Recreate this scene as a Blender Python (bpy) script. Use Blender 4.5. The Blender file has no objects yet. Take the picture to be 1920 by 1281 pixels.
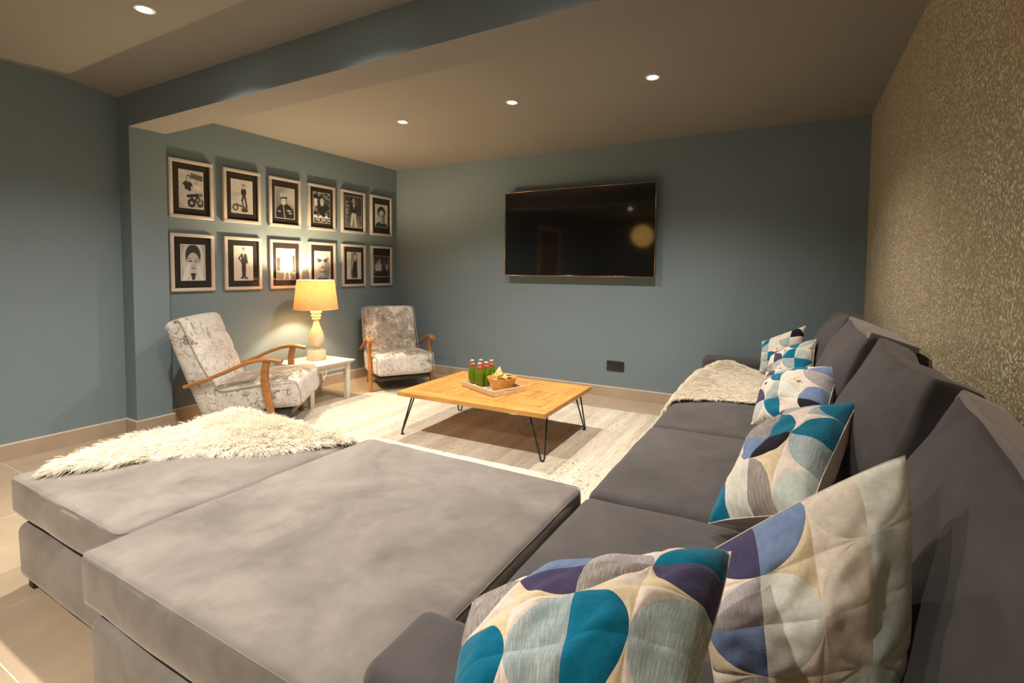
import bpy, bmesh, math, random
import numpy as np
from mathutils import Vector, Matrix, noise

random.seed(7)
sc = bpy.context.scene
COL = sc.collection
PI = math.pi
W, H = 4.7288, 2.4                  # room width to the papered wall, ceiling height

# ------------------------------------------------------------------ camera
def make_camera():
    yaw, pitch, roll = math.radians(-28.18), math.radians(-2.703), math.radians(0.496)
    cy, sy, cp, sp = math.cos(yaw), math.sin(yaw), math.cos(pitch), math.sin(pitch)
    f = Vector((sy * cp, cy * cp, sp)); r = Vector((cy, -sy, 0)); u = r.cross(f)
    c, s = math.cos(roll), math.sin(roll)
    r2 = c * r + s * u; u2 = -s * r + c * u
    cam = bpy.data.cameras.new('camera'); o = bpy.data.objects.new('camera', cam); COL.objects.link(o)
    m = Matrix((r2, u2, -f)).transposed().to_4x4(); m.translation = Vector((4.2365, -4.4909, 1.2069))
    o.matrix_world = m
    cam.sensor_width = 36; cam.lens = 918.24 / 1920 * 36
    cam.shift_x = -32.84 / 1920; cam.shift_y = -89.0 / 1920
    cam.clip_start = 0.05
    sc.camera = o
make_camera()

# ------------------------------------------------------------------ world, exposure
wd = bpy.data.worlds.new('world'); sc.world = wd; wd.use_nodes = True
wd.node_tree.nodes['Background'].inputs[0].default_value = (0.9, 0.85, 0.8, 1)
wd.node_tree.nodes['Background'].inputs[1].default_value = 0.02
vs = sc.view_settings
vs.view_transform = 'Standard'; vs.look = 'None'; vs.gamma = 1; vs.use_curve_mapping = False
vs.exposure = 1.0
SPOT_COL = (1.0, 0.91, 0.79)
SPOT_W = 66.0
LAMP_COL = (1.0, 0.78, 0.48)
LAMP_W = 40.0
SPOT_ANGLE = math.radians(136)
# ceiling downlights: x, y, ceiling height, power factor; the rear pair is unseen, added as fill
DOWNLIGHTS = [(1.437, -1.45, H, 1.0), (2.4545, -1.45, H, 1.0), (3.4477, -1.45, H, 1.2), (1.434, -3.232, 2.46, 1.5),
              (2.4545, -3.232, 2.46, 1.1), (3.4477, -3.232, 2.46, 0.3), (1.434, -5.1, 2.46, 1.0), (2.9, -5.1, 2.46, 2.0)]

# ------------------------------------------------------------------ helpers
def obj(name, me, mat=None, parent=None, smooth=True, sharp=None):
    if mat is not None and len(me.materials) == 0:
        me.materials.append(mat)
    if smooth:
        me.polygons.foreach_set('use_smooth', [True] * len(me.polygons))
        if sharp: me.set_sharp_from_angle(angle=math.radians(sharp))
    me.update()
    o = bpy.data.objects.new(name, me); COL.objects.link(o)
    if parent is not None: o.parent = parent
    return o

def from_bm(bm, name):
    bmesh.ops.recalc_face_normals(bm, faces=bm.faces)
    me = bpy.data.meshes.new(name); bm.to_mesh(me); bm.free(); return me

def pymesh(name, v, f):
    me = bpy.data.meshes.new(name); me.from_pydata([tuple(x) for x in v], [], f); me.update(); return me

def tag(o, label=None, cat=None, group=None, kind=None):
    if label: o['label'] = label
    if cat: o['category'] = cat
    if group: o['group'] = group
    if kind: o['kind'] = kind
    return o

def empty(name, loc=(0, 0, 0), rz=0.0, s=1.0):
    o = bpy.data.objects.new(name, None); COL.objects.link(o)
    o.location = loc; o.rotation_euler = (0, 0, rz); o.scale = (s, s, s); o.empty_display_size = 0.1
    return o

def bm_box(bm, x0, x1, y0, y1, z0, z1, bev=0.0, seg=2, mtx=None):
    r = bmesh.ops.create_cube(bm, size=1.0)
    vs_ = r['verts']
    for v in vs_:
        v.co = Vector((x0 + (v.co.x + .5) * (x1 - x0), y0 + (v.co.y + .5) * (y1 - y0), z0 + (v.co.z + .5) * (z1 - z0)))
    if bev > 0:
        es = list({e for v in vs_ for e in v.link_edges})
        rb = bmesh.ops.bevel(bm, geom=es, offset=bev, segments=seg, profile=0.5, affect='EDGES')
        vs_ = list({v for f in rb['faces'] for v in f.verts} | {v for v in vs_ if v.is_valid})
    if mtx is not None:
        for v in vs_: v.co = mtx @ v.co
    return vs_

def box(name, x0, x1, y0, y1, z0, z1, mat, parent=None, bev=0.0, seg=2, mtx=None):
    bm = bmesh.new(); bm_box(bm, x0, x1, y0, y1, z0, z1, bev, seg, mtx)
    return obj(name, from_bm(bm, name), mat, parent, smooth=bev > 0, sharp=35)

def cushion_mesh(name, hx, hy, hz, r, crown=0.02, belly=0.0, n=18, wob=0.0, seed=0, side=0.0, groove=None, wfreq=5.0, pinch=0.0):
    """soft rounded block centred on the origin: half sizes, edge radius, top crown, underside belly"""
    def line(h):
        a = [-h + r * (1 - math.cos(k * PI / 10)) for k in range(6)]
        m = max(3, n)
        mid = [(-h + r) + (2 * (h - r)) * k / m for k in range(1, m)]
        return a + mid + [-q for q in reversed(a)]
    L = [line(hx), line(hy), line(hz)]
    hs = (hx, hy, hz)
    vid = {}; V = []; F = []
    def vert(i, j, k):
        key = (i, j, k)
        if key in vid: return vid[key]
        p = Vector((L[0][i], L[1][j], L[2][k]))
        q = Vector([max(-hs[a] + r, min(hs[a] - r, p[a])) for a in range(3)])
        d = p - q
        if d.length > 1e-9: p = q + d.normalized() * r
        u, v, w = p.x / hx, p.y / hy, p.z / hz
        cu, cv = max(0, 1 - u * u), max(0, 1 - v * v)
        dome = (cu * cv) ** 0.6
        if w > 0: p.z += crown * dome * min(1, w * 1.5)
        else: p.z -= belly * dome * min(1, -w * 1.5)
        if side:
            cw = max(0, 1 - w * w)
            p.x += side * (1 if u > 0 else -1) * abs(u) ** 3 * cw * cv
            p.y += side * (1 if v > 0 else -1) * abs(v) ** 3 * cw * cu
        if pinch:
            p.x *= 1 - pinch * (1 - v * v); p.y *= 1 - pinch * (1 - u * u)
        if groove and w > 0:
            for gx in groove: p.z -= 0.014 * math.exp(-((u - gx) / 0.05) ** 2) * min(1, w * 1.5) * cv ** .3
        if wob:
            nv = noise.noise_vector(Vector((p.x * wfreq + seed * 3.1, p.y * wfreq + seed, p.z * wfreq - seed)))
            n2 = noise.noise_vector(Vector((p.x * wfreq * 3 + seed, p.y * wfreq * 3, p.z * wfreq * 3)))
            p += nv * wob + n2 * wob * 0.3
        vid[key] = len(V); V.append(p); return vid[key]
    N = [len(l) for l in L]
    def quad(a, b, c, d): F.append((a, b, c, d))
    for ax in range(3):
        b, c = (ax + 1) % 3, (ax + 2) % 3
        for side_ in (0, N[ax] - 1):
            for i in range(N[b] - 1):
                for j in range(N[c] - 1):
                    idx = []
                    for di, dj in ((0, 0), (1, 0), (1, 1), (0, 1)):
                        k = [0, 0, 0]; k[ax] = side_; k[b] = i + di; k[c] = j + dj; idx.append(vert(*k))
                    if side_ == 0: idx.reverse()
                    F.append(tuple(idx))
    return pymesh(name, V, F)

def sweep(name, path, sec, closed=False, up=Vector((0, 0, 1)), cap=True):
    """sweep a closed 2D section (list of (a,b), or function of t) along a path"""
    P = [Vector(p) for p in path]; n = len(P); V = []; F = []
    secf = sec if callable(sec) else (lambda t: sec)
    m = len(secf(0.0))
    for i, p in enumerate(P):
        a = P[i - 1] if (i > 0 or closed) else P[i]; b = P[(i + 1) % n] if (i < n - 1 or closed) else P[i]
        t = (b - a).normalized(); s = t.cross(up)
        if s.length < 1e-4: s = t.cross(Vector((1, 0, 0)))
        s.normalize(); w = s.cross(t)
        for (x, y) in secf(i / max(1, n - 1)): V.append(p + s * x + w * y)
    for i in range(n if closed else n - 1):
        for j in range(m):
            a = i * m + j; b = i * m + (j + 1) % m; c = ((i + 1) % n) * m + (j + 1) % m; d = ((i + 1) % n) * m + j
            F.append((a, b, c, d))
    if cap and not closed:
        F.append(tuple(reversed(range(m)))); F.append(tuple(range((n - 1) * m, n * m)))
    me = pymesh(name, V, F)
    bm = bmesh.new(); bm.from_mesh(me); bmesh.ops.recalc_face_normals(bm, faces=bm.faces); bm.to_mesh(me); bm.free()
    return me

def circ(r, n=8): return [(r * math.cos(2 * PI * k / n), r * math.sin(2 * PI * k / n)) for k in range(n)]
def rrect(w, h, r, k=3):
    o = []
    for cx, cy, a0 in ((w / 2 - r, h / 2 - r, 0), (-w / 2 + r, h / 2 - r, 90), (-w / 2 + r, -h / 2 + r, 180), (w / 2 - r, -h / 2 + r, 270)):
        for i in range(k):
            a = math.radians(a0 + 90 * i / (k - 1)); o.append((cx + r * math.cos(a), cy + r * math.sin(a)))
    return o

def bez(pts, n=24):
    """Catmull-Rom through points"""
    P = [Vector(p) for p in pts]; P = [2 * P[0] - P[1]] + P + [2 * P[-1] - P[-2]]; out = []
    segs = len(P) - 3
    for s in range(segs):
        a, b, c, d = P[s:s + 4]; m = max(2, n // segs)
        for k in range(m + (1 if s == segs - 1 else 0)):
            t = k / m
            out.append(0.5 * ((2 * b) + (c - a) * t + (2 * a - 5 * b + 4 * c - d) * t * t + (3 * b - a - 3 * c + d) * t ** 3))
    return out

def lathe(name, prof, n=32, loc=(0, 0, 0)):
    V = []; F = []; m = len(prof)
    for k in range(n):
        a = 2 * PI * k / n
        for r, z in prof: V.append((loc[0] + r * math.cos(a), loc[1] + r * math.sin(a), loc[2] + z))
    for k in range(n):
        for j in range(m - 1):
            F.append((k * m + j, ((k + 1) % n) * m + j, ((k + 1) % n) * m + j + 1, k * m + j + 1))
    me = pymesh(name, V, F)
    bm = bmesh.new(); bm.from_mesh(me); bmesh.ops.remove_doubles(bm, verts=bm.verts, dist=1e-5)
    bmesh.ops.recalc_face_normals(bm, faces=bm.faces); bm.to_mesh(me); bm.free(); return me

# ------------------------------------------------------------------ materials
class NT:
    def __init__(s, name):
        s.m = bpy.data.materials.new(name); s.m.use_nodes = True; s.t = s.m.node_tree; s.n = s.t.nodes; s.l = s.t.links
        s.b = s.n['Principled BSDF']; s.out = s.n['Material Output']
    def node(s, typ, **kw):
        nd = s.n.new(typ)
        for k, v in kw.items():
            if k.startswith('i_'):
                nd.inputs[int(k[2:]) if k[2:].isdigit() else k[2:].replace('_', ' ')].default_value = v
            else: setattr(nd, k, v)
        return nd
    def link(s, a, b): s.l.new(a, b)
    def set(s, **kw):
        for k, v in kw.items(): s.b.inputs[k.replace('_', ' ')].default_value = v
    def coord(s, which='Object', scale=(1, 1, 1), rot=(0, 0, 0)):
        tc = s.node('ShaderNodeTexCoord'); mp = s.node('ShaderNodeMapping')
        mp.inputs['Scale'].default_value = scale; mp.inputs['Rotation'].default_value = rot
        s.link(tc.outputs[which], mp.inputs[0]); return mp.outputs[0]
    def noise(s, vec, scale=5.0, detail=3.0, rough=0.5, dist=0.0):
        nd = s.node('ShaderNodeTexNoise'); s.link(vec, nd.inputs['Vector'])
        nd.inputs['Scale'].default_value = scale; nd.inputs['Detail'].default_value = detail
        nd.inputs['Roughness'].default_value = rough; nd.inputs['Distortion'].default_value = dist; return nd.outputs[0]
    def ramp(s, fac, stops):
        r = s.node('ShaderNodeValToRGB'); s.link(fac, r.inputs[0]); e = r.color_ramp.elements
        while len(e) < len(stops): e.new(0.5)
        for k, (p, c) in enumerate(stops):
            e[k].position = p; e[k].color = tuple(c) + (1,) if len(c) == 3 else c
        return r.outputs[0]
    def mix(s, fac, a, b, mode='MIX'):
        nd = s.node('ShaderNodeMix', data_type='RGBA', blend_type=mode)
        for sock, v in ((nd.inputs[0], fac), (nd.inputs[6], a), (nd.inputs[7], b)):
            if hasattr(v, 'links'): s.link(v, sock)
            elif isinstance(v, (int, float)): sock.default_value = v
            else: sock.default_value = tuple(v) + (1,) if len(v) == 3 else v
        return nd.outputs[2]
    def math(s, op, a, b=0.0):
        nd = s.node('ShaderNodeMath', operation=op)
        for k, v in ((0, a), (1, b)):
            if hasattr(v, 'links'): s.link(v, nd.inputs[k])
            else: nd.inputs[k].default_value = v
        return nd.outputs[0]
    def bump(s, h, strength=0.2, dist=0.01):
        nd = s.node('ShaderNodeBump'); nd.inputs['Strength'].default_value = strength; nd.inputs['Distance'].default_value = dist
        s.link(h, nd.inputs['Height']); s.link(nd.outputs[0], s.b.inputs['Normal'])

def plain(name, col, rough=0.5, metal=0.0, spec=0.5, var=0.06, vscale=6.0, bump=0.0, bscale=60.0):
    m = NT(name); v = m.coord()
    n = m.noise(v, vscale, 4)
    lo = tuple(c * (1 - var) for c in col); hi = tuple(min(1, c * (1 + var)) for c in col)
    m.link(m.ramp(n, [(0.3, lo), (0.7, hi)]), m.b.inputs['Base Color'])
    m.set(Roughness=rough, Metallic=metal); m.b.inputs['Specular IOR Level'].default_value = spec
    if bump: m.bump(m.noise(v, bscale, 3), bump, 0.004)
    return m.m

def velvet(name, lo, hi, scale=3.0, sheen=0.35):
    m = NT(name); v = m.coord()
    a = m.noise(v, scale, 5, 0.6, 1.2); b = m.noise(v, scale * 3.3, 4, 0.6, 0.6)
    f = m.math('ADD', m.math('MULTIPLY', a, 0.7), m.math('MULTIPLY', b, 0.3))
    m.link(m.ramp(f, [(0.36, lo), (0.62, hi)]), m.b.inputs['Base Color'])
    m.set(Roughness=0.85); m.b.inputs['Specular IOR Level'].default_value = 0.25
    m.b.inputs['Sheen Weight'].default_value = sheen; m.b.inputs['Sheen Roughness'].default_value = 0.45
    m.b.inputs['Sheen Tint'].default_value = (0.9, 0.82, 0.75, 1)
    m.bump(m.noise(v, scale * 5, 5, 0.6, 0.5), 0.12, 0.012)
    return m.m

def crushed_velvet(name, nap_shade=0.0, band=None):
    """silver crushed velvet; nap_shade paints shading on a panel as a darker bronze, band = (axis, from, to) keeps it to one end of the part"""
    m = NT(name); v = m.coord()
    a = m.noise(v, 24, 6, 0.66, 1.3); b = m.noise(v, 5.0, 3, 0.5, 0.8); c = m.noise(v, 70, 4, 0.6, 1.2)
    f = m.math('ADD', m.math('MULTIPLY', a, 0.62), m.math('ADD', m.math('MULTIPLY', b, 0.2), m.math('MULTIPLY', c, 0.18)))
    pale = m.ramp(f, [(0.385, (0.15, 0.12, 0.09)), (0.43, (0.38, 0.33, 0.28)), (0.48, (0.60, 0.555, 0.515)), (0.62, (0.70, 0.66, 0.63))])
    if nap_shade:
        f2 = m.math('ADD', m.math('MULTIPLY', a, 0.5), m.math('MULTIPLY', b, 0.5))
        brz = m.ramp(f2, [(0.40, (0.14, 0.105, 0.065)), (0.52, (0.24, 0.19, 0.125)), (0.56, (0.40, 0.33, 0.24)), (0.59, (0.78, 0.74, 0.68))])
        k = nap_shade
        if band:
            tc = m.node('ShaderNodeTexCoord'); sp = m.node('ShaderNodeSeparateXYZ'); m.link(tc.outputs['Object'], sp.inputs[0])
            mr = m.node('ShaderNodeMapRange'); mr.inputs[1].default_value = band[1]; mr.inputs[2].default_value = band[2]
            m.link(m.math('ADD', sp.outputs[band[0]], m.math('MULTIPLY', m.math('SUBTRACT', a, 0.5), 0.12)), mr.inputs[0]); k = m.math('MULTIPLY', mr.outputs[0], nap_shade)
        pale = m.mix(k, pale, brz)
    m.link(pale, m.b.inputs['Base Color'])
    m.set(Roughness=0.40); m.b.inputs['Specular IOR Level'].default_value = 0.5
    m.b.inputs['Sheen Weight'].default_value = 0.5; m.b.inputs['Sheen Roughness'].default_value = 0.3
    m.bump(f, 0.8, 0.03)
    return m.m

def wood(name, lo, hi, axis=0, scale=3.0, rough=0.4, stretch=14.0, which='Object'):
    m = NT(name); s = [stretch] * 3; s[axis] = 1.0
    v = m.coord(which, tuple(s))
    a = m.noise(v, scale, 6, 0.6, 0.8); b = m.noise(m.coord(which, (1, 1, 1)), 4.0, 3)
    oi = m.node('ShaderNodeObjectInfo')
    f = m.math('ADD', m.math('MULTIPLY', a, 0.7), m.math('MULTIPLY', b, 0.3))
    col = m.ramp(f, [(0.32, lo), (0.62, hi)])
    k = m.math('ADD', m.math('MULTIPLY', oi.outputs['Random'], 0.30), 0.85)
    col = m.mix(1.0, col, k, 'MULTIPLY')
    m.link(col, m.b.inputs['Base Color']); m.set(Roughness=rough); m.bump(f, 0.08, 0.003)
    return m.m

def wallpaper():
    m = NT('metallic flake wallpaper')
    v = m.coord('Object', (1.0, 1.0, 0.72))
    w = m.node('ShaderNodeTexNoise'); m.link(v, w.inputs['Vector']); w.inputs['Scale'].default_value = 22; w.inputs['Detail'].default_value = 2
    wv = m.node('ShaderNodeVectorMath', operation='SCALE'); m.link(w.outputs['Color'], wv.inputs[0]); wv.inputs['Scale'].default_value = 0.035
    ad = m.node('ShaderNodeVectorMath', operation='ADD'); m.link(v, ad.inputs[0]); m.link(wv.outputs[0], ad.inputs[1])
    vo = m.node('ShaderNodeTexVoronoi'); m.link(ad.outputs[0], vo.inputs['Vector']); vo.inputs['Scale'].default_value = 118; vo.inputs['Randomness'].default_value = 1.0
    rnd = m.node('ShaderNodeSeparateColor'); m.link(vo.outputs['Color'], rnd.inputs[0])
    big = m.noise(v, 7, 3)
    h = m.math('SUBTRACT', 1.0, m.math('MULTIPLY', vo.outputs['Distance'], 1.5))
    flake = m.math('MULTIPLY', m.ramp(h, [(0.26, (0, 0, 0)), (0.42, (1, 1, 1))]), m.ramp(rnd.outputs[0], [(0.12, (0.15, 0.15, 0.15)), (0.45, (1, 1, 1))]))
    flake = m.math('MULTIPLY', flake, m.ramp(big, [(0.3, (0.55, 0.55, 0.55)), (0.6, (1, 1, 1))]))
    col = m.mix(flake, (0.42, 0.325, 0.18), (1.0, 0.93, 0.74))
    m.link(col, m.b.inputs['Base Color'])
    m.link(m.math('MULTIPLY', flake, 0.12), m.b.inputs['Metallic'])
    m.set(Roughness=0.34)
    hh = m.math('ADD', m.math('MULTIPLY', h, 0.6), m.math('MULTIPLY', rnd.outputs[1], 0.8))
    m.bump(hh, 0.75, 0.006)
    return m.m

def tile_mat(name, col):
    m = NT(name); v = m.coord('Object'); oi = m.node('ShaderNodeObjectInfo')
    a = m.noise(v, 3.0, 6, 0.6, 0.5)
    c = m.ramp(a, [(0.3, tuple(x * 0.86 for x in col)), (0.7, tuple(x * 1.1 for x in col))])
    k = m.math('ADD', m.math('MULTIPLY', oi.outputs['Random'], 0.08), 0.96)
    m.link(m.mix(1.0, c, k, 'MULTIPLY'), m.b.inputs['Base Color']); m.set(Roughness=0.38); m.bump(m.noise(v, 90, 3), 0.05, 0.002)
    return m.m

def rug_mat():
    m = NT('woven wool rug'); v = m.coord('Object')
    fine = m.noise(m.coord('Object', (150, 9, 1)), 1.0, 4, 0.65)
    band = m.noise(m.coord('Object', (9, 0.35, 1)), 1.0, 3, 0.6)
    dash = m.noise(m.coord('Object', (55, 34, 1)), 1.0, 2, 0.5)
    zone = m.noise(m.coord('Object', (3.5, 1.2, 1)), 1.0, 2, 0.5)
    f = m.math('ADD', m.math('MULTIPLY', fine, 0.55), m.math('MULTIPLY', band, 0.45))
    c = m.ramp(f, [(0.34, (0.40, 0.335, 0.26)), (0.50, (0.62, 0.55, 0.45)), (0.66, (0.78, 0.71, 0.61))])
    d = m.math('MULTIPLY', m.ramp(dash, [(0.60, (0, 0, 0)), (0.67, (1, 1, 1))]), m.ramp(zone, [(0.5, (0, 0, 0)), (0.6, (0.75, 0.75, 0.75))]))
    m.link(m.mix(d, c, (0.10, 0.085, 0.075)), m.b.inputs['Base Color'])
    m.set(Roughness=0.95); m.b.inputs['Specular IOR Level'].default_value = 0.1
    wv = m.node('ShaderNodeTexWave', bands_direction='Y'); m.link(v, wv.inputs[0]); wv.inputs['Scale'].default_value = 28; wv.inputs['Distortion'].default_value = 1.5
    m.bump(m.math('ADD', m.math('MULTIPLY', wv.outputs[1], 0.35), fine), 0.55, 0.006)
    return m.m

def fabric(name, col, slub=0.0, slubcol=None, sheen=0.0, rot=0.0, rough=0.9):
    m = NT(name)
    v = m.coord('UV', (1, 1, 1), (0, 0, rot))
    c = None
    base = m.ramp(m.noise(v, 7, 4), [(0.3, tuple(x * 0.88 for x in col)), (0.7, tuple(min(1, x * 1.1) for x in col))])
    if slub:
        s1 = m.noise(m.coord('UV', (46, 2.2, 1), (0, 0, rot)), 1.0, 3, 0.7)
        s2 = m.noise(m.coord('UV', (4, 60, 1), (0, 0, rot)), 1.0, 3, 0.7)
        f = m.math('MULTIPLY', m.ramp(s1, [(0.48, (0, 0, 0)), (0.66, (1, 1, 1))]), slub)
        base = m.mix(f, base, slubcol)
        base = m.mix(m.math('MULTIPLY', m.ramp(s2, [(0.4, (1, 1, 1)), (0.6, (0, 0, 0))]), 0.22), base, tuple(x * 0.5 for x in col))
        m.bump(m.math('ADD', s1, s2), 0.2, 0.002)
    else:
        m.bump(m.noise(v, 26, 4), 0.25, 0.003)
    m.link(base, m.b.inputs['Base Color']); m.set(Roughness=rough); m.b.inputs['Specular IOR Level'].default_value = 0.2
    m.b.inputs['Sheen Weight'].default_value = sheen; m.b.inputs['Sheen Roughness'].default_value = 0.35
    return m.m

def emit(name, col, st):
    m = NT(name); m.set(Roughness=0.5); m.b.inputs['Base Color'].default_value = (*col, 1)
    m.b.inputs['Emission Color'].default_value = (*col, 1); m.b.inputs['Emission Strength'].default_value = st; return m.m

def pane_mat():
    m = NT('picture glass')
    tr = m.node('ShaderNodeBsdfTransparent'); gl = m.node('ShaderNodeBsdfGlossy'); gl.inputs['Roughness'].default_value = 0.02
    fr = m.node('ShaderNodeFresnel'); fr.inputs[0].default_value = 1.5; mx = m.node('ShaderNodeMixShader')
    ge = m.node('ShaderNodeNewGeometry')
    fac = m.math('MULTIPLY', fr.outputs[0], m.math('SUBTRACT', 1.0, ge.outputs['Backfacing']))
    m.link(fac, mx.inputs[0]); m.link(tr.outputs[0], mx.inputs[1]); m.link(gl.outputs[0], mx.inputs[2]); m.link(mx.outputs[0], m.out.inputs[0])
    return m.m

def shade_mat():
    m = NT('lampshade linen'); v = m.coord('Object', (1, 1, 1))
    n = m.noise(m.coord('Object', (120, 120, 25)), 1.0, 3)
    c = m.ramp(n, [(0.3, (0.52, 0.35, 0.19)), (0.7, (0.62, 0.43, 0.25))])
    d = m.node('ShaderNodeBsdfDiffuse'); t = m.node('ShaderNodeBsdfTranslucent'); mx = m.node('ShaderNodeMixShader'); mx.inputs[0].default_value = 0.26
    m.link(c, d.inputs[0]); m.link(c, t.inputs[0]); m.link(d.outputs[0], mx.inputs[1]); m.link(t.outputs[0], mx.inputs[2]); m.link(mx.outputs[0], m.out.inputs[0])
    return m.m

def glass_mat(name, col, rough=0.03):
    m = NT(name); m.set(Roughness=rough, IOR=1.45); m.b.inputs['Base Color'].default_value = (*col, 1); m.b.inputs['Transmission Weight'].default_value = 0.85
    return m.m

def photo_mat():
    m = NT('monochrome photo print'); a = m.node('ShaderNodeVertexColor'); a.layer_name = 'print'
    n = m.noise(m.coord('Object'), 260, 2)
    m.link(m.mix(0.18, a.outputs[0], n, 'OVERLAY'), m.b.inputs['Base Color']); m.set(Roughness=0.45); return m.m

def fur_mat(name, root, tip):
    m = NT(name); hi = m.node('ShaderNodeHairInfo')
    c = m.ramp(hi.outputs['Intercept'], [(0.0, root), (1.0, tip)])
    k = m.math('ADD', m.math('MULTIPLY', hi.outputs['Random'], 0.2), 0.88)
    m.link(m.mix(1.0, c, k, 'MULTIPLY'), m.b.inputs['Base Color']); m.set(Roughness=0.7)
    m.b.inputs['Specular IOR Level'].default_value = 0.2
    m.b.inputs['Subsurface Weight'].default_value = 0.0
    return m.m

M = dict(
    wall=plain('blue matt wall paint', (0.183, 0.238, 0.268), 0.7, spec=0.25, var=0.02, vscale=2, bump=0.05, bscale=160),
    ceil=plain('taupe matt ceiling paint', (0.245, 0.229, 0.203), 0.85, spec=0.2, var=0.015, vscale=2),
    paper=wallpaper(),
    grout=plain('pale grout', (0.62, 0.54, 0.43), 0.8),
    tile=tile_mat('beige porcelain tile', (0.43, 0.335, 0.235)),
    skirt=tile_mat('beige skirting tile', (0.44, 0.34, 0.25)),
    skirt_top=plain('pale skirting trim', (0.70, 0.62, 0.52), 0.5),
    sofa=velvet('charcoal velvet', (0.056, 0.051, 0.053), (0.090, 0.081, 0.082), 2.6, 0.25),
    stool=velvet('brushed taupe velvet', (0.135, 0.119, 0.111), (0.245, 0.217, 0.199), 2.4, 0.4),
    sofa2=velvet('grey velvet cushion', (0.054, 0.050, 0.053), (0.086, 0.078, 0.081), 2.2, 0.22),
    foot=plain('black plastic foot', (0.015, 0.014, 0.013), 0.5),
    chair=crushed_velvet('crushed velvet'), chair_seat_shaded=crushed_velvet('crushed velvet seat shaded top', 0.95, (2, 0.075, 0.10)), chair_back_shaded=crushed_velvet('crushed velvet back shaded', 0.62),  # seat tops and one back carry the pile's shading as colour
    piping=plain('grey piping cord', (0.33, 0.28, 0.24), 0.7),
    oak=wood('warm chair wood', (0.20, 0.075, 0.020), (0.40, 0.175, 0.052), 0, 5.0, 0.35),
    plank=wood('honey pine boards', (0.36, 0.155, 0.032), (0.60, 0.305, 0.078), 0, 4.0, 0.38, 9.0),
    traywood=wood('pale tray wood', (0.60, 0.40, 0.24), (0.76, 0.56, 0.38), 0, 4.0, 0.5),
    bowlwood=wood('bamboo bowl', (0.50, 0.23, 0.04), (0.66, 0.35, 0.08), 2, 4.0, 0.4),
    steel=plain('dark raw steel', (0.045, 0.042, 0.04), 0.4, metal=0.7),
    cream=plain('cream painted wood', (0.66, 0.56, 0.40), 0.5, var=0.05, bump=0.04),
    whitewood=plain('whitewashed wood', (0.66, 0.60, 0.52), 0.55, var=0.08, vscale=12, bump=0.05),
    shade=shade_mat(),
    bulb=emit('lamp bulb glow', (1.0, 0.72, 0.36), 25.0),
    led=emit('downlight glow', (1.0, 0.90, 0.78), 40.0),
    ring=plain('white downlight ring', (0.75, 0.73, 0.70), 0.4),
    frame=plain('champagne picture frame', (0.70, 0.62, 0.56), 0.35, metal=0.35, var=0.03),
    mount=plain('dark brown mount board', (0.028, 0.021, 0.018), 0.8, spec=0.2),
    photo=photo_mat(), pane=pane_mat(),
    tvblack=plain('glossy tv screen', (0.006, 0.006, 0.006), 0.06, spec=0.6, var=0.0),
    bezel=plain('dark bronze bezel', (0.42, 0.27, 0.16), 0.14, metal=1.0),
    black=plain('satin black plastic', (0.02, 0.018, 0.016), 0.35),
    rug=rug_mat(),
    bottle=glass_mat('green bottle glass', (0.42, 0.66, 0.06)),
    beer=plain('beer in bottle', (0.20, 0.27, 0.02), 0.2),
    label=plain('red neck label', (0.72, 0.05, 0.018), 0.5, var=0.1, vscale=30),
    labelwhite=plain('white label print', (0.85, 0.80, 0.72), 0.5),
    cap=plain('silver crown cap', (0.78, 0.75, 0.70), 0.3, metal=0.5),
    crisp=plain('salted crisp', (0.78, 0.55, 0.20), 0.6, var=0.2, vscale=30),
    cable=plain('white cable', (0.72, 0.68, 0.60), 0.5),
    gold=emit('gold pendant glow', (1.0, 0.55, 0.14), 1.6),
    fur=fur_mat('cream sheepskin wool', (0.80, 0.70, 0.55), (0.94, 0.88, 0.77)),
    pelt=plain('sheepskin hide', (0.82, 0.73, 0.60), 0.9),
)
FAB = dict(
    T=fabric('teal velvet patch', (0.001, 0.145, 0.255), sheen=0.3),
    D=fabric('aubergine velvet patch', (0.062, 0.052, 0.115), sheen=0.2),
    K=fabric('black velvet patch', (0.012, 0.010, 0.018), sheen=0.05),
    B=fabric('denim blue felt patch', (0.17, 0.235, 0.40), sheen=0.15),
    S=fabric('silver blue slub patch', (0.32, 0.41, 0.43), 0.8, (0.68, 0.66, 0.60)),
    G=fabric('grey slub patch', (0.27, 0.235, 0.22), 0.8, (0.62, 0.56, 0.52)),
    L=fabric('lilac grey slub patch', (0.40, 0.36, 0.38), 0.7, (0.62, 0.58, 0.57)),
    C=fabric('cream linen patch', (0.80, 0.69, 0.60), 0.12, (0.80, 0.70, 0.62)),
    Y=fabric('straw slub patch', (0.76, 0.62, 0.41), 0.6, (0.80, 0.70, 0.54)),
    W=fabric('sage white patch', (0.70, 0.70, 0.63), 0.15, (0.70, 0.69, 0.62)),
    A=fabric('pale sage velvet patch', (0.50, 0.55, 0.51), sheen=0.3),
    E=fabric('ecru slub patch', (0.72, 0.64, 0.55), 0.6, (0.72, 0.66, 0.57), rot=0.35),
)

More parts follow.
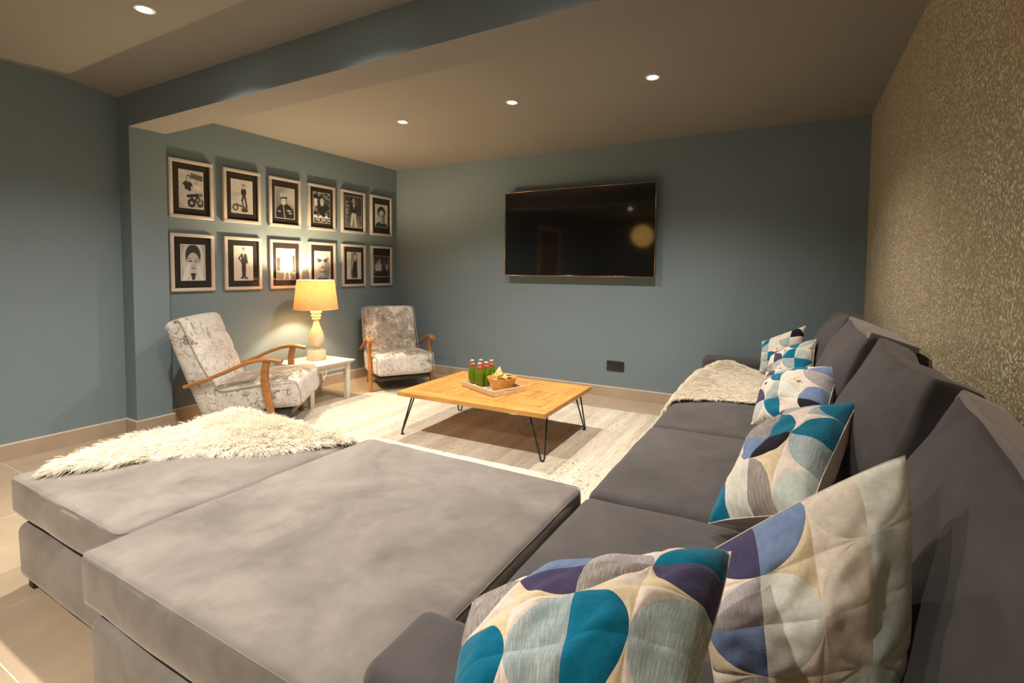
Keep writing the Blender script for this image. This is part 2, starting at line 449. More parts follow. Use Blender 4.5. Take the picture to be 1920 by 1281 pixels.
# ------------------------------------------------------------------ room shell
def structure(o): o['kind'] = 'structure'; return o
XL, YB0, YB1, XC, ZS = -0.0442, -2.7539, -2.5245, 0.109, 2.1967
YF = -7.2
fl = structure(box('floor', -0.3, W + 0.2, YF - 0.1, 0.2, -0.1, -0.0016, M['grout']))
def tile_field():
    px, py = 0.89, 0.572; g = 0.0022
    shapes = {}
    x = 0.04 - px
    while x < W:
        y = -3.41 - 7 * py
        while y < 0:
            x0, x1, y0, y1 = max(x, XL), min(x + px, W), max(y, YF), min(y + py, 0.0)
            if x1 - x0 > 0.03 and y1 - y0 > 0.02:
                key = (round(x1 - x0, 3), round(y1 - y0, 3))
                if key not in shapes:
                    bm = bmesh.new(); bm_box(bm, g, key[0] - g, g, key[1] - g, -0.006, 0.0, 0.0012, 1)
                    me = from_bm(bm, 'tile'); me.materials.append(M['tile']); shapes[key] = me
                o = bpy.data.objects.new('tile', shapes[key]); COL.objects.link(o); o.parent = fl; o.location = (x0, y0, 0)
            y += py
        x += px
tile_field()
structure(box('wall_back', -0.3, W + 0.2, 0.0, 0.15, -0.1, 2.6, M['wall']))
structure(box('wall_right', W, W + 0.15, YF, 0.0, -0.1, 2.6, M['paper']))
structure(box('wall_alcove', -0.2, 0.0, YB1 - 0.1, 0.0, -0.1, 2.6, M['wall']))
structure(box('wall_left', -0.2, XL, YF, YB0 + 0.05, -0.1, 2.6, M['wall']))
structure(box('wall_front', -0.3, W + 0.2, YF - 0.15, YF, -0.1, 2.6, M['wall']))
structure(box('column', -0.1, XC, YB0, YB1, 0.0, ZS, M['wall']))
structure(box('ceiling', -0.2, W + 0.15, YB1 - 0.02, 0.1, H, H + 0.15, M['ceil']))
bm = bmesh.new()
sec = [(YF - .1, 2.46), (-3.05, 2.46), (YB0, 2.415), (YB0 + .1, 2.415), (YB0 + .1, 2.6), (YF - .1, 2.6)]
va = [bm.verts.new((-0.2, y, z)) for y, z in sec]; vb = [bm.verts.new((W + 0.15, y, z)) for y, z in sec]
bm.faces.new(va); bm.faces.new(list(reversed(vb)))
for k in range(6): bm.faces.new((va[k], va[(k + 1) % 6], vb[(k + 1) % 6], vb[k]))
structure(obj('ceiling', from_bm(bm, 'ceiling'), M['ceil'], smooth=False))
# beam: painted sides, taupe soffit
bm = bmesh.new(); bm_box(bm, -0.1, W, YB0, YB1, ZS, 2.55)
me = from_bm(bm, 'beam'); me.materials.append(M['wall']); me.materials.append(M['ceil'])
for p in me.polygons: p.material_index = 1 if p.normal.z < -0.9 or p.normal.y > 0.9 else 0
structure(obj('beam', me, None, smooth=False))

dr = structure(box('door_1', XL - .02, XL + .022, -4.85, -4.02, 0.0, 2.0, M['oak'], bev=0.003))
for a, b in ((-4.93, -4.85), (-4.02, -3.94)): box('jamb', XL - .02, XL + .03, a, b, 0.0, 2.08, M['skirt_top'], dr)
box('jamb', XL - .02, XL + .03, -4.85, -4.02, 2.0, 2.08, M['skirt_top'], dr)
obj('handle', sweep('handle', [(XL + .02, -4.12, 1.0), (XL + .065, -4.12, 1.0), (XL + .068, -4.24, 1.0)], circ(0.009, 8)), M['steel'], dr)

def baseboard(name, x0, x1, y0, y1):
    b = structure(box(name, x0, x1, y0, y1, 0.0005, 0.096, M['skirt']))
    box('top_trim', x0, x1, y0, y1, 0.096, 0.1026, M['skirt_top'], b)
    return b
T = 0.012
baseboard('baseboard_back', T, W, -T, 0)
baseboard('baseboard_alcove', 0, T, YB1, -T)
baseboard('baseboard_left', XL, XL + T, -3.94, YB0)
baseboard('baseboard_column', XL + T, XC + T, YB0 - T, YB0)
baseboard('baseboard_column', XC, XC + T, YB0, YB1 + T)

# ------------------------------------------------------------------ sofa and footstools
def soft(name, x0, x1, y0, y1, z0, z1, r, mat, parent, **kw):
    me = cushion_mesh(name, (x1 - x0) / 2, (y1 - y0) / 2, (z1 - z0) / 2, r, **kw)
    o = obj(name, me, mat, parent); o.location = ((x0 + x1) / 2, (y0 + y1) / 2, (z0 + z1) / 2); return o

def rim_piping(hx, hy, z, r, mat, parent, rad=0.0028):
    path = []
    for cx, cy, a0 in ((hx - r, hy - r, 0), (-hx + r, hy - r, 90), (-hx + r, -hy + r, 180), (hx - r, -hy + r, 270)):
        for i in range(6):
            a = math.radians(a0 + 18 * i); path.append((cx + r * math.cos(a), cy + r * math.sin(a), z))
    return obj('piping', sweep('piping', path, circ(rad, 6), closed=True), mat, parent)

def footstool(label, x0, x1, y0, y1, top, seed, crown):
    root = empty('footstool', ((x0 + x1) / 2, (y0 + y1) / 2, 0))
    tag(root, label, 'footstool')
    hx, hy = (x1 - x0) / 2, (y1 - y0) / 2
    soft('base', -hx + .008, hx - .008, -hy + .008, hy - .008, 0.035, 0.25, 0.035, M['stool'], root, crown=0.006, n=10, wob=0.002, seed=seed, side=0.004)
    c = soft('cushion', -hx, hx, -hy, hy, 0.288, top, 0.022, M['stool'], root, crown=crown, belly=0.042, n=26, wob=0.004, seed=seed + 1, side=0.012)
    rim_piping(hx - 0.001, hy - 0.001, (top - 0.288) / 2 - 0.006, 0.03, M['stool'], c, 0.0016)
    for sx in (-1, 1):
        for sy in (-1, 1):
            a, b = sx * (hx - 0.06), sy * (hy - 0.05)
            box('foot', a - .022, a + .022, b - .022, b + .022, 0.0, 0.045, M['foot'], root, 0.004)
    return root
footstool('grey velvet square footstool half covered by the shaggy cream sheepskin', 1.69, 2.53, -3.825, -2.96, 0.428, 3, 0.012)
footstool('large bare grey velvet square footstool pushed against the sofa seat', 2.555, 3.60, -3.925, -2.885, 0.438, 9, 0.022)

SEATS = [-3.725, -2.895, -2.01, -1.14, -0.30]
sofa = empty('sofa', (4.2, -2.0, 0)); tag(sofa, 'long charcoal grey velvet sofa against the gold papered wall', 'sofa')
def loc(o): o.location = Vector(o.location) - Vector((4.2, -2.0, 0)); return o
loc(soft('base', 3.66, 4.69, -3.90, -0.12, 0.05, 0.255, 0.03, M['sofa'], sofa, crown=0.0, n=8, wob=0.001))
loc(soft('arm', 3.60, 4.70, -3.925, -3.735, 0.05, 0.535, 0.035, M['sofa'], sofa, crown=0.01, n=14, wob=0.003, seed=4))
loc(soft('arm', 3.60, 4.70, -0.295, -0.11, 0.05, 0.51, 0.03, M['sofa'], sofa, crown=0.006, n=12, wob=0.002, seed=5))
loc(soft('backrest', 4.672, 4.722, -3.92, -0.11, 0.05, 0.66, 0.02, M['sofa'], sofa, crown=0.0, n=12, wob=0.002, seed=6))
for k in range(4):
    loc(soft('seat_cushion', 3.615, 4.58, SEATS[k] + .003, SEATS[k + 1] - .003, 0.255, 0.425, 0.04, M['sofa'], sofa, crown=0.022, n=18, wob=0.004, seed=11 + k, side=0.008))
for x in (3.72, 4.64):
    for y in (-3.84, -2.0, -0.2):
        loc(box('foot', x - .025, x + .025, y - .025, y + .025, 0.0, 0.06, M['foot'], sofa, 0.004))

# back cushions: boxed, leaning on the sofa back
LEAN = math.radians(19)
def back_cushion(label, y0, y1, seed, length=0.54, thick=0.17, foot_x=4.355, yaw=0.0, lean=LEAN, roll=0.0, pale=False, crown=0.085, center=None, tilt=0.0):
    ly = y1 - y0
    me = cushion_mesh('back_cushion', length / 2, ly / 2, thick / 2, 0.012, crown=crown, belly=0.0, n=26, wob=0.020, seed=seed, side=0.0, wfreq=3.4, pinch=0.05)
    o = obj('back_cushion', me, M['sofa2'])
    # local x runs up the slope, local z out of the front face
    up = Vector((math.sin(lean), 0, math.cos(lean))); nrm = Vector((-math.cos(lean), 0, math.sin(lean))); wy = nrm.cross(up)
    m = Matrix((up, wy, nrm)).transposed().to_4x4()
    m.translation = Vector((foot_x, 0, 0.452)) + up * (length / 2) - nrm * (thick / 2)
    o.matrix_world = Matrix.Translation((0, (y0 + y1) / 2, 0)) @ Matrix.Translation((foot_x, 0, 0)) @ Matrix.Rotation(yaw, 4, 'Z') @ Matrix.Rotation(roll, 4, 'X') @ Matrix.Translation((-foot_x, 0, 0)) @ m
    if center:                                   # slumped: turned in its own plane so that the near end sits lower
        o.matrix_world = Matrix.Translation(center) @ Matrix.Rotation(yaw, 4, 'Z') @ Matrix((up, wy, nrm)).transposed().to_4x4() @ Matrix.Rotation(tilt, 4, 'Z') @ Matrix.Translation((0, 0, -thick / 2))
    if pale:  # lit wedge along the cushion top, put in as a paler velvet strip
        g = obj('lit_wedge_strip', cushion_mesh('lit_wedge_strip', 0.016, ly / 2 - 0.01, thick / 2 + 0.002, 0.006, crown=0, n=14, wob=0.006, seed=seed, wfreq=3.4), M['stool'], o)
        g.location = (length / 2 * 0.965, 0, 0.002); g['label'] = 'paler strip standing for the lit wedge along the cushion top'
    return tag(o, label, 'cushion', 'grey back cushions along the sofa')
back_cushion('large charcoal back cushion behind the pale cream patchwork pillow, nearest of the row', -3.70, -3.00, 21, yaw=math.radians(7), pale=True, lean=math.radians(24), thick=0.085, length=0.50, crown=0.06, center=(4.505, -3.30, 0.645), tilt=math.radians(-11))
back_cushion('large charcoal back cushion behind the pillow with many teal patches', -2.98, -2.10, 22, thick=0.12, foot_x=4.375, length=0.525)
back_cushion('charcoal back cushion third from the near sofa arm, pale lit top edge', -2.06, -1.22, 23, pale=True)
back_cushion('charcoal back cushion in the far sofa corner by the blue wall', -1.18, -0.36, 24)

# ------------------------------------------------------------------ patchwork pillows
def pillow(label, corners, thick, table, pc, pr, seed, fine=8, wr=0.006, conc=0.05):
    """corners: top-left, top-right, bottom-right, bottom-left seen from the front; table: inner + outer fabric per cell"""
    A, B, C, D = [Vector(c) for c in corners]
    nrm = (C - A).cross(B - D).normalized()
    cen = (A + B + C + D) / 4
    def surf(u, v, sgn, lift=0.0):
        su, sv = math.sin(PI * u), math.sin(PI * v)
        uu = 0.5 + (u - 0.5) * (1 - conc * max(0, sv) ** 0.8)
        vv = 0.5 + (v - 0.5) * (1 - conc * max(0, su) ** 0.8)
        p = (A * (1 - uu) + B * uu) * (1 - vv) + (D * (1 - uu) + C * uu) * vv
        h = thick / 2 * max(0.0, su * sv) ** 0.42
        q = Vector((u * 3.2 + seed, v * 3.2 - seed, seed * 0.7))
        edge = min(1, 4 * min(u, 1 - u, v, 1 - v) + 0.15)
        h += wr * 2.2 * noise.noise(q) * edge * (1 if sgn > 0 else 0)
        # radial gathers from the corners
        h += wr * 0.9 * noise.noise(Vector((u * 9 + seed, v * 9, 2.0))) * edge
        return p + nrm * (sgn * (h + lift)) - cen
    n = 20; V = []; F = []
    for s in (1, -1):
        for j in range(n + 1):
            for i in range(n + 1):
                V.append(surf(i / n, j / n, s, -0.006 if s > 0 and 0 < i < n and 0 < j < n else 0.0))
    for s in range(2):
        o_ = s * (n + 1) ** 2
        for j in range(n):
            for i in range(n):
                q = (o_ + j * (n + 1) + i, o_ + j * (n + 1) + i + 1, o_ + (j + 1) * (n + 1) + i + 1, o_ + (j + 1) * (n + 1) + i)
                F.append(q if s else q[::-1])
    me = pymesh('cover', V, F)
    bm = bmesh.new(); bm.from_mesh(me); bmesh.ops.remove_doubles(bm, verts=bm.verts, dist=1e-5); bmesh.ops.recalc_face_normals(bm, faces=bm.faces); bm.to_mesh(me); bm.free()
    uvl = me.uv_layers.new(name='UVMap')
    root = empty('throw_pillow', cen); tag(root, label, 'pillow', 'patchwork pillows along the sofa')
    obj('cover', me, FAB['C'], root)
    nr, na = fine, fine + 4
    N = len(table)
    def patch(cell, inner, mat):
        i, j = cell
        a = (i + pc) % 2; b = (j + pr) % 2              # arc centre corner of the cell
        V = []; F = []; UV = []
        for t in range(na + 1):
            th = PI / 2 * t / na
            rb = min(1 / max(1e-6, math.cos(th)), 1 / max(1e-6, math.sin(th)))
            for r_ in range(nr + 1):
                r = r_ / nr if inner else 1 + (rb - 1) * r_ / nr
                s_, t_ = min(1, r * math.cos(th)), min(1, r * math.sin(th))
                cu, cv = (1 - s_ if a else s_), (1 - t_ if b else t_)
                u, v = (i + cu) / N, (j + cv) / N
                # seam: sink the outline of the patch
                d_edge = min(s_, t_, abs(1 - r)) if inner else min(abs(r - 1), 1 - s_ if s_ < 1 else 0, 1 - t_ if t_ < 1 else 0)
                if inner: dd = min(s_ , t_, 1 - r)
                else: dd = min(r - 1, 1 - max(s_, t_))
                lift = 0.0022 * min(1.0, max(0, dd) / 0.10) - 0.0012
                V.append(surf(min(1, max(0, u)), min(1, max(0, v)), 1, lift)); UV.append((u * N, v * N))
        for t in range(na):
            for r_ in range(nr):
                q = (t * (nr + 1) + r_, t * (nr + 1) + r_ + 1, (t + 1) * (nr + 1) + r_ + 1, (t + 1) * (nr + 1) + r_)
                F.append(q if (a ^ b) else q[::-1])
        me = pymesh('patch', V, F); ul = me.uv_layers.new(name='UVMap')
        for lp in me.loops: ul.data[lp.index].uv = UV[lp.vertex_index]
        o = obj('patch', me, mat, root); return o
    for j in range(N):
        for i in range(N):
            cc = table[j][i]
            patch((i, j), True, FAB[cc[0]]); patch((i, j), False, FAB[cc[1]])
    # thin cord along the seam
    path = []
    m_ = 14
    for k in range(4 * m_):
        s_, f_ = divmod(k, m_); f_ /= m_
        u, v = ((f_, 0), (1, f_), (1 - f_, 1), (0, 1 - f_))[s_]
        path.append(surf(u, v, 1))
    obj('seam_cord', sweep('seam_cord', path, circ(0.0014, 5), closed=True, up=nrm), FAB['C'], root)
    return root

pillow('teal, grey and straw patchwork pillow lying flat on the near sofa arm',
       [(3.766, -3.811, 0.632), (4.158, -3.60, 0.725), (4.135, -3.904, 0.65), (3.874, -4.021, 0.605)], 0.20,
       [['GC', 'BC', 'LW', 'TC'], ['GC', 'DY', 'GC', 'DY'], ['TY', 'SC', 'TY', 'SC'], ['TC', 'SC', 'TY', 'SC']], 0, 1, 1.3, 12, 0.010, -0.02)
pillow('pale cream and sage patchwork pillow with blue side, standing upright at the near end',
       [(4.095, -3.44, 0.62), (4.435, -3.345, 0.862), (4.43, -3.45, 0.43), (4.15, -3.61, 0.44)], 0.19,
       [['DC', 'BY', 'EC', 'WW'], ['LC', 'WY', 'EC', 'AW'], ['BY', 'WC', 'EC', 'AE'], ['GC', 'CY', 'WC', 'AW']], 1, 0, 4.1, 12, 0.011, -0.06)
pillow('patchwork pillow with a teal corner and one black patch, second from the near end',
       [(4.19, -2.55, 0.66), (4.43, -2.66, 0.80), (4.285, -3.18, 0.63), (4.04, -3.0, 0.47)], 0.20,
       [['BC', 'DC', 'SC', 'TS'], ['SC', 'GC', 'TC', 'TC'], ['CC', 'BC', 'KY', 'SC'], ['TC', 'WC', 'GY', 'AC']], 0, 0, 2.2, 8, 0.010)
pillow('patchwork pillow with a broad cream stripe and small teal patches, third from the near end',
       [(4.147, -1.52, 0.665), (4.445, -1.90, 0.785), (4.37, -2.22, 0.60), (4.08, -1.90, 0.47)], 0.18,
       [['DC', 'SC', 'TW', 'BC'], ['GC', 'TW', 'CC', 'LC'], ['DC', 'SC', 'WC', 'BC'], ['AC', 'TW', 'CC', 'KY']], 0, 1, 6.4, 7, 0.009)
pillow('patchwork pillow leaning on the far sofa arm with a dark pointed top corner',
       [(4.05, -0.44, 0.69), (4.33, -0.50, 0.835), (4.32, -0.62, 0.53), (4.045, -0.58, 0.475)], 0.17,
       [['TC', 'CY', 'CC', 'KC'], ['SC', 'WC', 'SC', 'CY'], ['SC', 'TC', 'DC', 'CY'], ['AC', 'SC', 'TC', 'GC']], 1, 1, 8.8, 7)
pillow('small round-looking patchwork pillow with a purple lens, in front of the farthest pillow',
       [(4.14, -0.86, 0.67), (4.38, -0.97, 0.80), (4.36, -1.18, 0.54), (4.09, -1.02, 0.475)], 0.17,
       [['DC', 'LC', 'TC', 'SC'], ['CC', 'DC', 'TS', 'AC'], ['GC', 'SC', 'SC', 'TC'], ['GC', 'CC', 'TC', 'TC']], 1, 0, 3.7, 7)

# ------------------------------------------------------------------ armchairs
def armchair(label, x, y, rz, s, seed):
    root = empty('armchair', (x, y, 0), rz, s); tag(root, label, 'armchair', 'pair of crushed velvet armchairs')
    # seat block
    me = cushion_mesh('seat', 0.285, 0.28, 0.105, 0.045, crown=0.035, n=16, wob=0.004, seed=seed, side=0.012)
    st = obj('seat', me, M['chair_seat_shaded'], root); st.location = (0.30, 0, 0.262); st.rotation_euler = (0, math.radians(-5), 0)
    # backrest slab from the rear bottom to the top
    L = 0.70; a = math.atan2(0.22, 0.62)
    me = cushion_mesh('backrest', L / 2, 0.28, 0.075, 0.045, crown=0.03, n=20, wob=0.004, seed=seed + 2, side=0.006, groove=(0.1, 0.52))
    bk = obj('backrest', me, M['chair_back_shaded' if seed > 10 else 'chair'], root)  # corner chair's back is a shaded copy of the same velvet
    up = Vector((-math.sin(a), 0, math.cos(a))); nrm = Vector((math.cos(a), 0, math.sin(a)))
    m = Matrix((up, nrm.cross(up), nrm)).transposed().to_4x4(); m.translation = Vector((-0.105, 0, 0.475)); bk.matrix_local = m
    # piping down both sides: top of the back, into the seat, over the front edge
    for sy in (-1, 1):
        pth = bez([(-0.205, sy * .283, 0.80), (-0.165, sy * .286, 0.785), (-0.06, sy * .288, 0.53), (0.045, sy * .288, 0.345), (0.11, sy * .29, 0.317),
                   (0.30, sy * .294, 0.35), (0.50, sy * .29, 0.373), (0.565, sy * .284, 0.345), (0.592, sy * .284, 0.20)], 48)
        pp = obj('piping', sweep('piping', pth, circ(0.0045, 6), up=Vector((0, 1, 0))), M['piping'], bk)
        pp.matrix_parent_inverse = m.inverted()
        # curved arm rail, flat section
        rail = bez([(-0.145, sy * .305, 0.355), (-0.05, sy * .307, 0.385), (0.10, sy * .31, 0.445), (0.25, sy * .312, 0.51), (0.37, sy * .313, 0.532), (0.475, sy * .314, 0.515)], 40)
        ar = obj('arm', sweep('arm', rail, lambda t: rrect(0.034 + 0.022 * t, 0.026, 0.009)), M['oak'], root, sharp=50)
        post = bez([(0.375, sy * .312, 0.518), (0.362, sy * .312, 0.43), (0.368, sy * .312, 0.32), (0.40, sy * .312, 0.16), (0.435, sy * .312, 0.0)], 30)
        obj('leg', sweep('leg', post, lambda t: rrect(0.034, 0.05 - 0.012 * abs(t - .45), 0.008), up=Vector((1, 0, 0))), M['oak'], root, sharp=50)
        rl = [(-0.02, sy * .235, 0.17), (-0.055, sy * .235, 0.08), (-0.085, sy * .235, 0.0)]
        obj('leg', sweep('leg', rl, rrect(0.034, 0.034, 0.006), up=Vector((1, 0, 0))), M['oak'], root, sharp=50)
    box('seat_frame', 0.0, 0.52, -0.26, 0.26, 0.125, 0.165, M['black'], root, 0.006)
    return root
armchair('silver crushed velvet armchair with wooden arms, seen in profile beside the column', 0.412, -2.291, math.radians(38.8), 1.04, 5)
armchair('silver crushed velvet armchair with wooden arms facing out from the room corner', 0.448, -0.555, math.radians(-32.6), 0.985, 15)

# ------------------------------------------------------------------ side table, table lamp, cable
st = empty('side_table', (0.385, -1.47, 0)); tag(st, 'small whitewashed side table between the armchairs under the lamp', 'table')
bm = bmesh.new(); bm_box(bm, -0.235, 0.245, -0.25, 0.225, 0.338, 0.352, 0.005, 2); bm_box(bm, -0.245, 0.255, -0.26, 0.235, 0.352, 0.366, 0.005, 2)
obj('top', from_bm(bm, 'top'), M['whitewood'], st, sharp=35)
for sx in (-1, 1):
    for sy in (-1, 1):
        cx, cy = 0.005 + sx * 0.195, -0.012 + sy * 0.195
        bm = bmesh.new(); vs_ = bm_box(bm, cx - .024, cx + .024, cy - .024, cy + .024, 0.0, 0.34, 0.003, 1)
        for v in vs_:
            if v.co.z < 0.1: v.co.x = cx + (v.co.x - cx) * 0.82; v.co.y = cy + (v.co.y - cy) * 0.82
        obj('leg', from_bm(bm, 'leg'), M['whitewood'], st, sharp=35)
for sx in (-1, 1):
    x = 0.005 + sx * 0.195; box('apron', x - .01, x + .01, -0.185, 0.165, 0.288, 0.338, M['whitewood'], st)
for sy in (-1, 1):
    y = -0.012 + sy * 0.195; box('apron', -0.17, 0.18, y - .01, y + .01, 0.288, 0.338, M['whitewood'], st)

LX, LY, LZ = 0.35, -1.43, 0.366
lamp = empty('table_lamp', (LX, LY, LZ)); tag(lamp, 'cream turned-wood table lamp with a glowing amber drum shade', 'lamp')
obj('base', lathe('base', [(0, 0), (0.078, 0), (0.082, 0.006), (0.082, 0.078), (0.076, 0.09), (0.0, 0.092)], 40), M['cream'], lamp, sharp=50)
prof = [(0.0, 0.09), (0.026, 0.09), (0.026, 0.10), (0.019, 0.105), (0.019, 0.115), (0.03, 0.122), (0.048, 0.14), (0.062, 0.17), (0.067, 0.20), (0.064, 0.23), (0.054, 0.262),
        (0.040, 0.295), (0.029, 0.325), (0.023, 0.355), (0.021, 0.37), (0.034, 0.374), (0.039, 0.382), (0.034, 0.392), (0.030, 0.396), (0.043, 0.402), (0.045, 0.412), (0.034, 0.42),
        (0.032, 0.425), (0.045, 0.432), (0.050, 0.446), (0.047, 0.462), (0.030, 0.470), (0.016, 0.476), (0.016, 0.52), (0.0, 0.52)]
obj('stem', lathe('stem', prof, 40), M['cream'], lamp, sharp=50)
z0, z1 = 0.470, 0.738
sh = obj('shade', lathe('shade', [(0.193, z0), (0.162, z1), (0.160, z1), (0.191, z0), (0.193, z0)], 64), M['shade'], lamp, sharp=40)
for zz, rr in ((z0, 0.193), (z1, 0.162)):
    obj('rim', sweep('rim', [(rr * math.cos(k * PI / 32), rr * math.sin(k * PI / 32), zz) for k in range(64)], circ(0.0025, 5), closed=True), M['cream'], sh)
obj('bulb', lathe('bulb', [(0.0, 0.515), (0.014, 0.52), (0.016, 0.545), (0.028, 0.575), (0.03, 0.595), (0.022, 0.617), (0.0, 0.627)], 20), M['bulb'], lamp)
for k in range(3):
    a = k * 2 * PI / 3
    obj('spider', sweep('spider', [(0.0, 0, 0.705), (0.16 * math.cos(a), 0.16 * math.sin(a), 0.715)], circ(0.002, 5)), M['steel'], sh)
obj('harp', sweep('harp', bez([(0.012, 0, 0.50), (0.045, 0, 0.56), (0.035, 0, 0.66), (0, 0, 0.705), (-0.035, 0, 0.66), (-0.045, 0, 0.56), (-0.012, 0, 0.50)], 36), circ(0.0018, 5), up=Vector((0, 1, 0))), M['steel'], lamp)
ld = bpy.data.lights.new('lamp_light', 'POINT'); ld.energy = LAMP_W; ld.color = LAMP_COL; ld.shadow_soft_size = 0.035
lo = bpy.data.objects.new('lamp_light', ld); COL.objects.link(lo); lo.location = (0, 0, 0.66); lo.parent = lamp
cab = bez([(0.27, -1.38, 0.375), (0.15, -1.32, 0.372), (0.11, -1.235, 0.35), (0.10, -1.20, 0.24), (0.13, -1.19, 0.17), (0.16, -1.21, 0.10), (0.10, -1.20, 0.015), (0.04, -1.08, 0.12), (0.02, -0.98, 0.27)], 60)
tag(obj('lamp_cable', sweep('lamp_cable', cab, circ(0.0035, 6)), M['cable']), 'white lamp cable hanging behind the side table to the socket', 'cable')

# ------------------------------------------------------------------ wall sockets
def socket(label, origin, rz):
    root = empty('wall_socket', origin, rz); tag(root, label, 'socket')
    box('plate', -0.085, 0.085, -0.010, -0.0005, -0.047, 0.047, M['black'], root, 0.003)
    for cx in (-0.04, 0.04):
        bm = bmesh.new()
        for dx, dz, w, h in ((0, 0.016, 0.004, 0.010), (-0.011, -0.008, 0.008, 0.004), (0.011, -0.008, 0.008, 0.004)):
            bm_box(bm, cx + dx - w, cx + dx + w, -0.0106, -0.0098, dz - h, dz + h)
        obj('pin_holes', from_bm(bm, 'pin_holes'), M['mount'], root, smooth=False)
        box('switch', cx - 0.009 + 0.02, cx + 0.009 + 0.02, -0.0135, -0.0095, 0.024, 0.038, M['steel'], root, 0.002)
    return root
socket('black double socket low on the blue wall under the television', (2.77, 0, 0.305), 0)
socket('black double socket behind the side table and lamp', (0, -0.975, 0.315), -PI / 2)

# ------------------------------------------------------------------ television
tv = empty('television', (2.365, -0.08, 1.5855)); tag(tv, 'large flat black television mounted on the blue wall', 'television')
hw, hh = 0.7865, 0.4312
box('back_shell', -hw + .01, hw - .01, 0.0, 0.045, -hh + .01, hh - .01, M['black'], tv, 0.006)
# faintly bowed glass
V = []; F = []; nx, nz = 48, 28
for j in range(nz + 1):
    for i in range(nx + 1):
        u, v = i / nx * 2 - 1, j / nz * 2 - 1
        V.append((u * (hw - .008), -0.0065 - 0.0016 * (1 - u * u) * (1 - v * v), v * (hh - .008)))
for j in range(nz):
    for i in range(nx):
        a = j * (nx + 1) + i; F.append((a, a + 1, a + nx + 2, a + nx + 1))
obj('screen', pymesh('screen', V, F), M['tvblack'], tv)
for (a, b, c, d) in ((-hw, hw, hh - .009, hh), (-hw, hw, -hh, -hh + .012), (-hw, -hw + .009, -hh + .012, hh - .009), (hw - .009, hw, -hh + .012, hh - .009)):
    box('bezel', a, b, -0.010, 0.004, c, d, M['bezel'], tv, 0.002)
box('wall_bracket', -0.25, 0.25, 0.045, 0.079, -0.2, 0.2, M['steel'], tv)

# ------------------------------------------------------------------ framed photographs
NX, NY = 52, 76
YY, XX = np.mgrid[0:NY + 1, 0:NX + 1]; XX = XX / NX; YY = YY / NY      # y = 0 is the top of the print
class Canvas:
    def __init__(s, top, bot=None): s.a = np.full(XX.shape, top, float); s.a += (0 if bot is None else (bot - top)) * YY
    def ell(s, cx, cy, rx, ry, v, rot=0, soft=0.12):
        c, sn = math.cos(rot), math.sin(rot); dx, dy = XX - cx, (YY - cy) * 1.45
        d = np.sqrt(((dx * c + dy * sn) / rx) ** 2 + ((-dx * sn + dy * c) / (ry * 1.45)) ** 2)
        k = np.clip((1 - d) / soft + 0.5, 0, 1); s.a = s.a * (1 - k) + v * k; return s
    def poly(s, pts, v):
        ins = np.zeros(XX.shape, bool); n = len(pts)
        for i in range(n):
            (x1, y1), (x2, y2) = pts[i], pts[(i + 1) % n]
            if y1 == y2: continue
            cr = ((y1 > YY) != (y2 > YY)) & (XX < (x2 - x1) * (YY - y1) / (y2 - y1) + x1); ins ^= cr
        s.a[ins] = v; return s
    def line(s, x1, y1, x2, y2, w, v):
        d = np.array([x2 - x1, y2 - y1]); L = max(1e-6, (d ** 2).sum())
        t = np.clip(((XX - x1) * d[0] + (YY - y1) * d[1]) / L, 0, 1)
        dist = np.hypot(XX - x1 - t * d[0], (YY - y1 - t * d[1]) * 1.4); k = np.clip((w - dist) / 0.012 + .5, 0, 1)
        s.a = s.a * (1 - k) + v * k; return s
    def grain(s, seed, amt, f=9):
        r = np.random.RandomState(seed); g = r.rand(f * 2, f); yi = np.clip((YY * (f * 2 - 1)).astype(int), 0, f * 2 - 1); xi = np.clip((XX * (f - 1)).astype(int), 0, f - 1)
        s.a = s.a + (g[yi, xi] - .5) * amt; return s

def head(c, x, y, r, skin=.62, hair=.05):
    c.ell(x, y - r * .25, r * 1.05, r * 1.05, hair); c.ell(x, y + r * .08, r * .8, r * .95, skin)
    c.ell(x - r * .3, y - r * .05, r * .16, r * .07, .08).ell(x + r * .3, y - r * .05, r * .16, r * .07, .08).ell(x, y + r * .5, r * .26, r * .06, .15)
    return c
def pic_motorbike_sitter():
    c = Canvas(.62, .5).grain(1, .12); c.poly([(.48, .06), (1, .1), (1, .25), (.48, .2)], .16).line(.72, .2, .72, .42, .012, .2).poly([(.62, .36), (.9, .38), (.9, .5), (.62, .48)], .72)
    c.ell(.34, .42, .22, .14, .05); head(c, .38, .22, .085); c.line(.16, .42, .22, .58, .05, .58).line(.52, .44, .56, .6, .045, .55).line(.3, .58, .24, .9, .1, .58)
    c.ell(.5, .86, .17, .12, .04).ell(.5, .86, .07, .05, .4).ell(.86, .84, .15, .12, .05).ell(.86, .84, .07, .05, .4).line(.36, .68, .9, .62, .06, .05).ell(.66, .74, .2, .09, .06).ell(.62, .72, .05, .03, .6).ell(.76, .76, .04, .03, .55).line(.84, .56, .92, .84, .02, .5); return c
def pic_bike_stand():
    c = Canvas(.66, .5).grain(2, .1); c.ell(.2, .45, .2, .08, .5); c.ell(.58, .36, .13, .13, .05); head(c, .58, .2, .07); c.line(.58, .45, .5, .62, .05, .08).line(.62, .45, .72, .8, .045, .06).line(.5, .62, .56, .84, .04, .1)
    c.ell(.18, .84, .14, .1, .05).ell(.18, .84, .08, .06, .5).ell(.62, .9, .16, .07, .06).line(.2, .74, .7, .84, .04, .12); return c
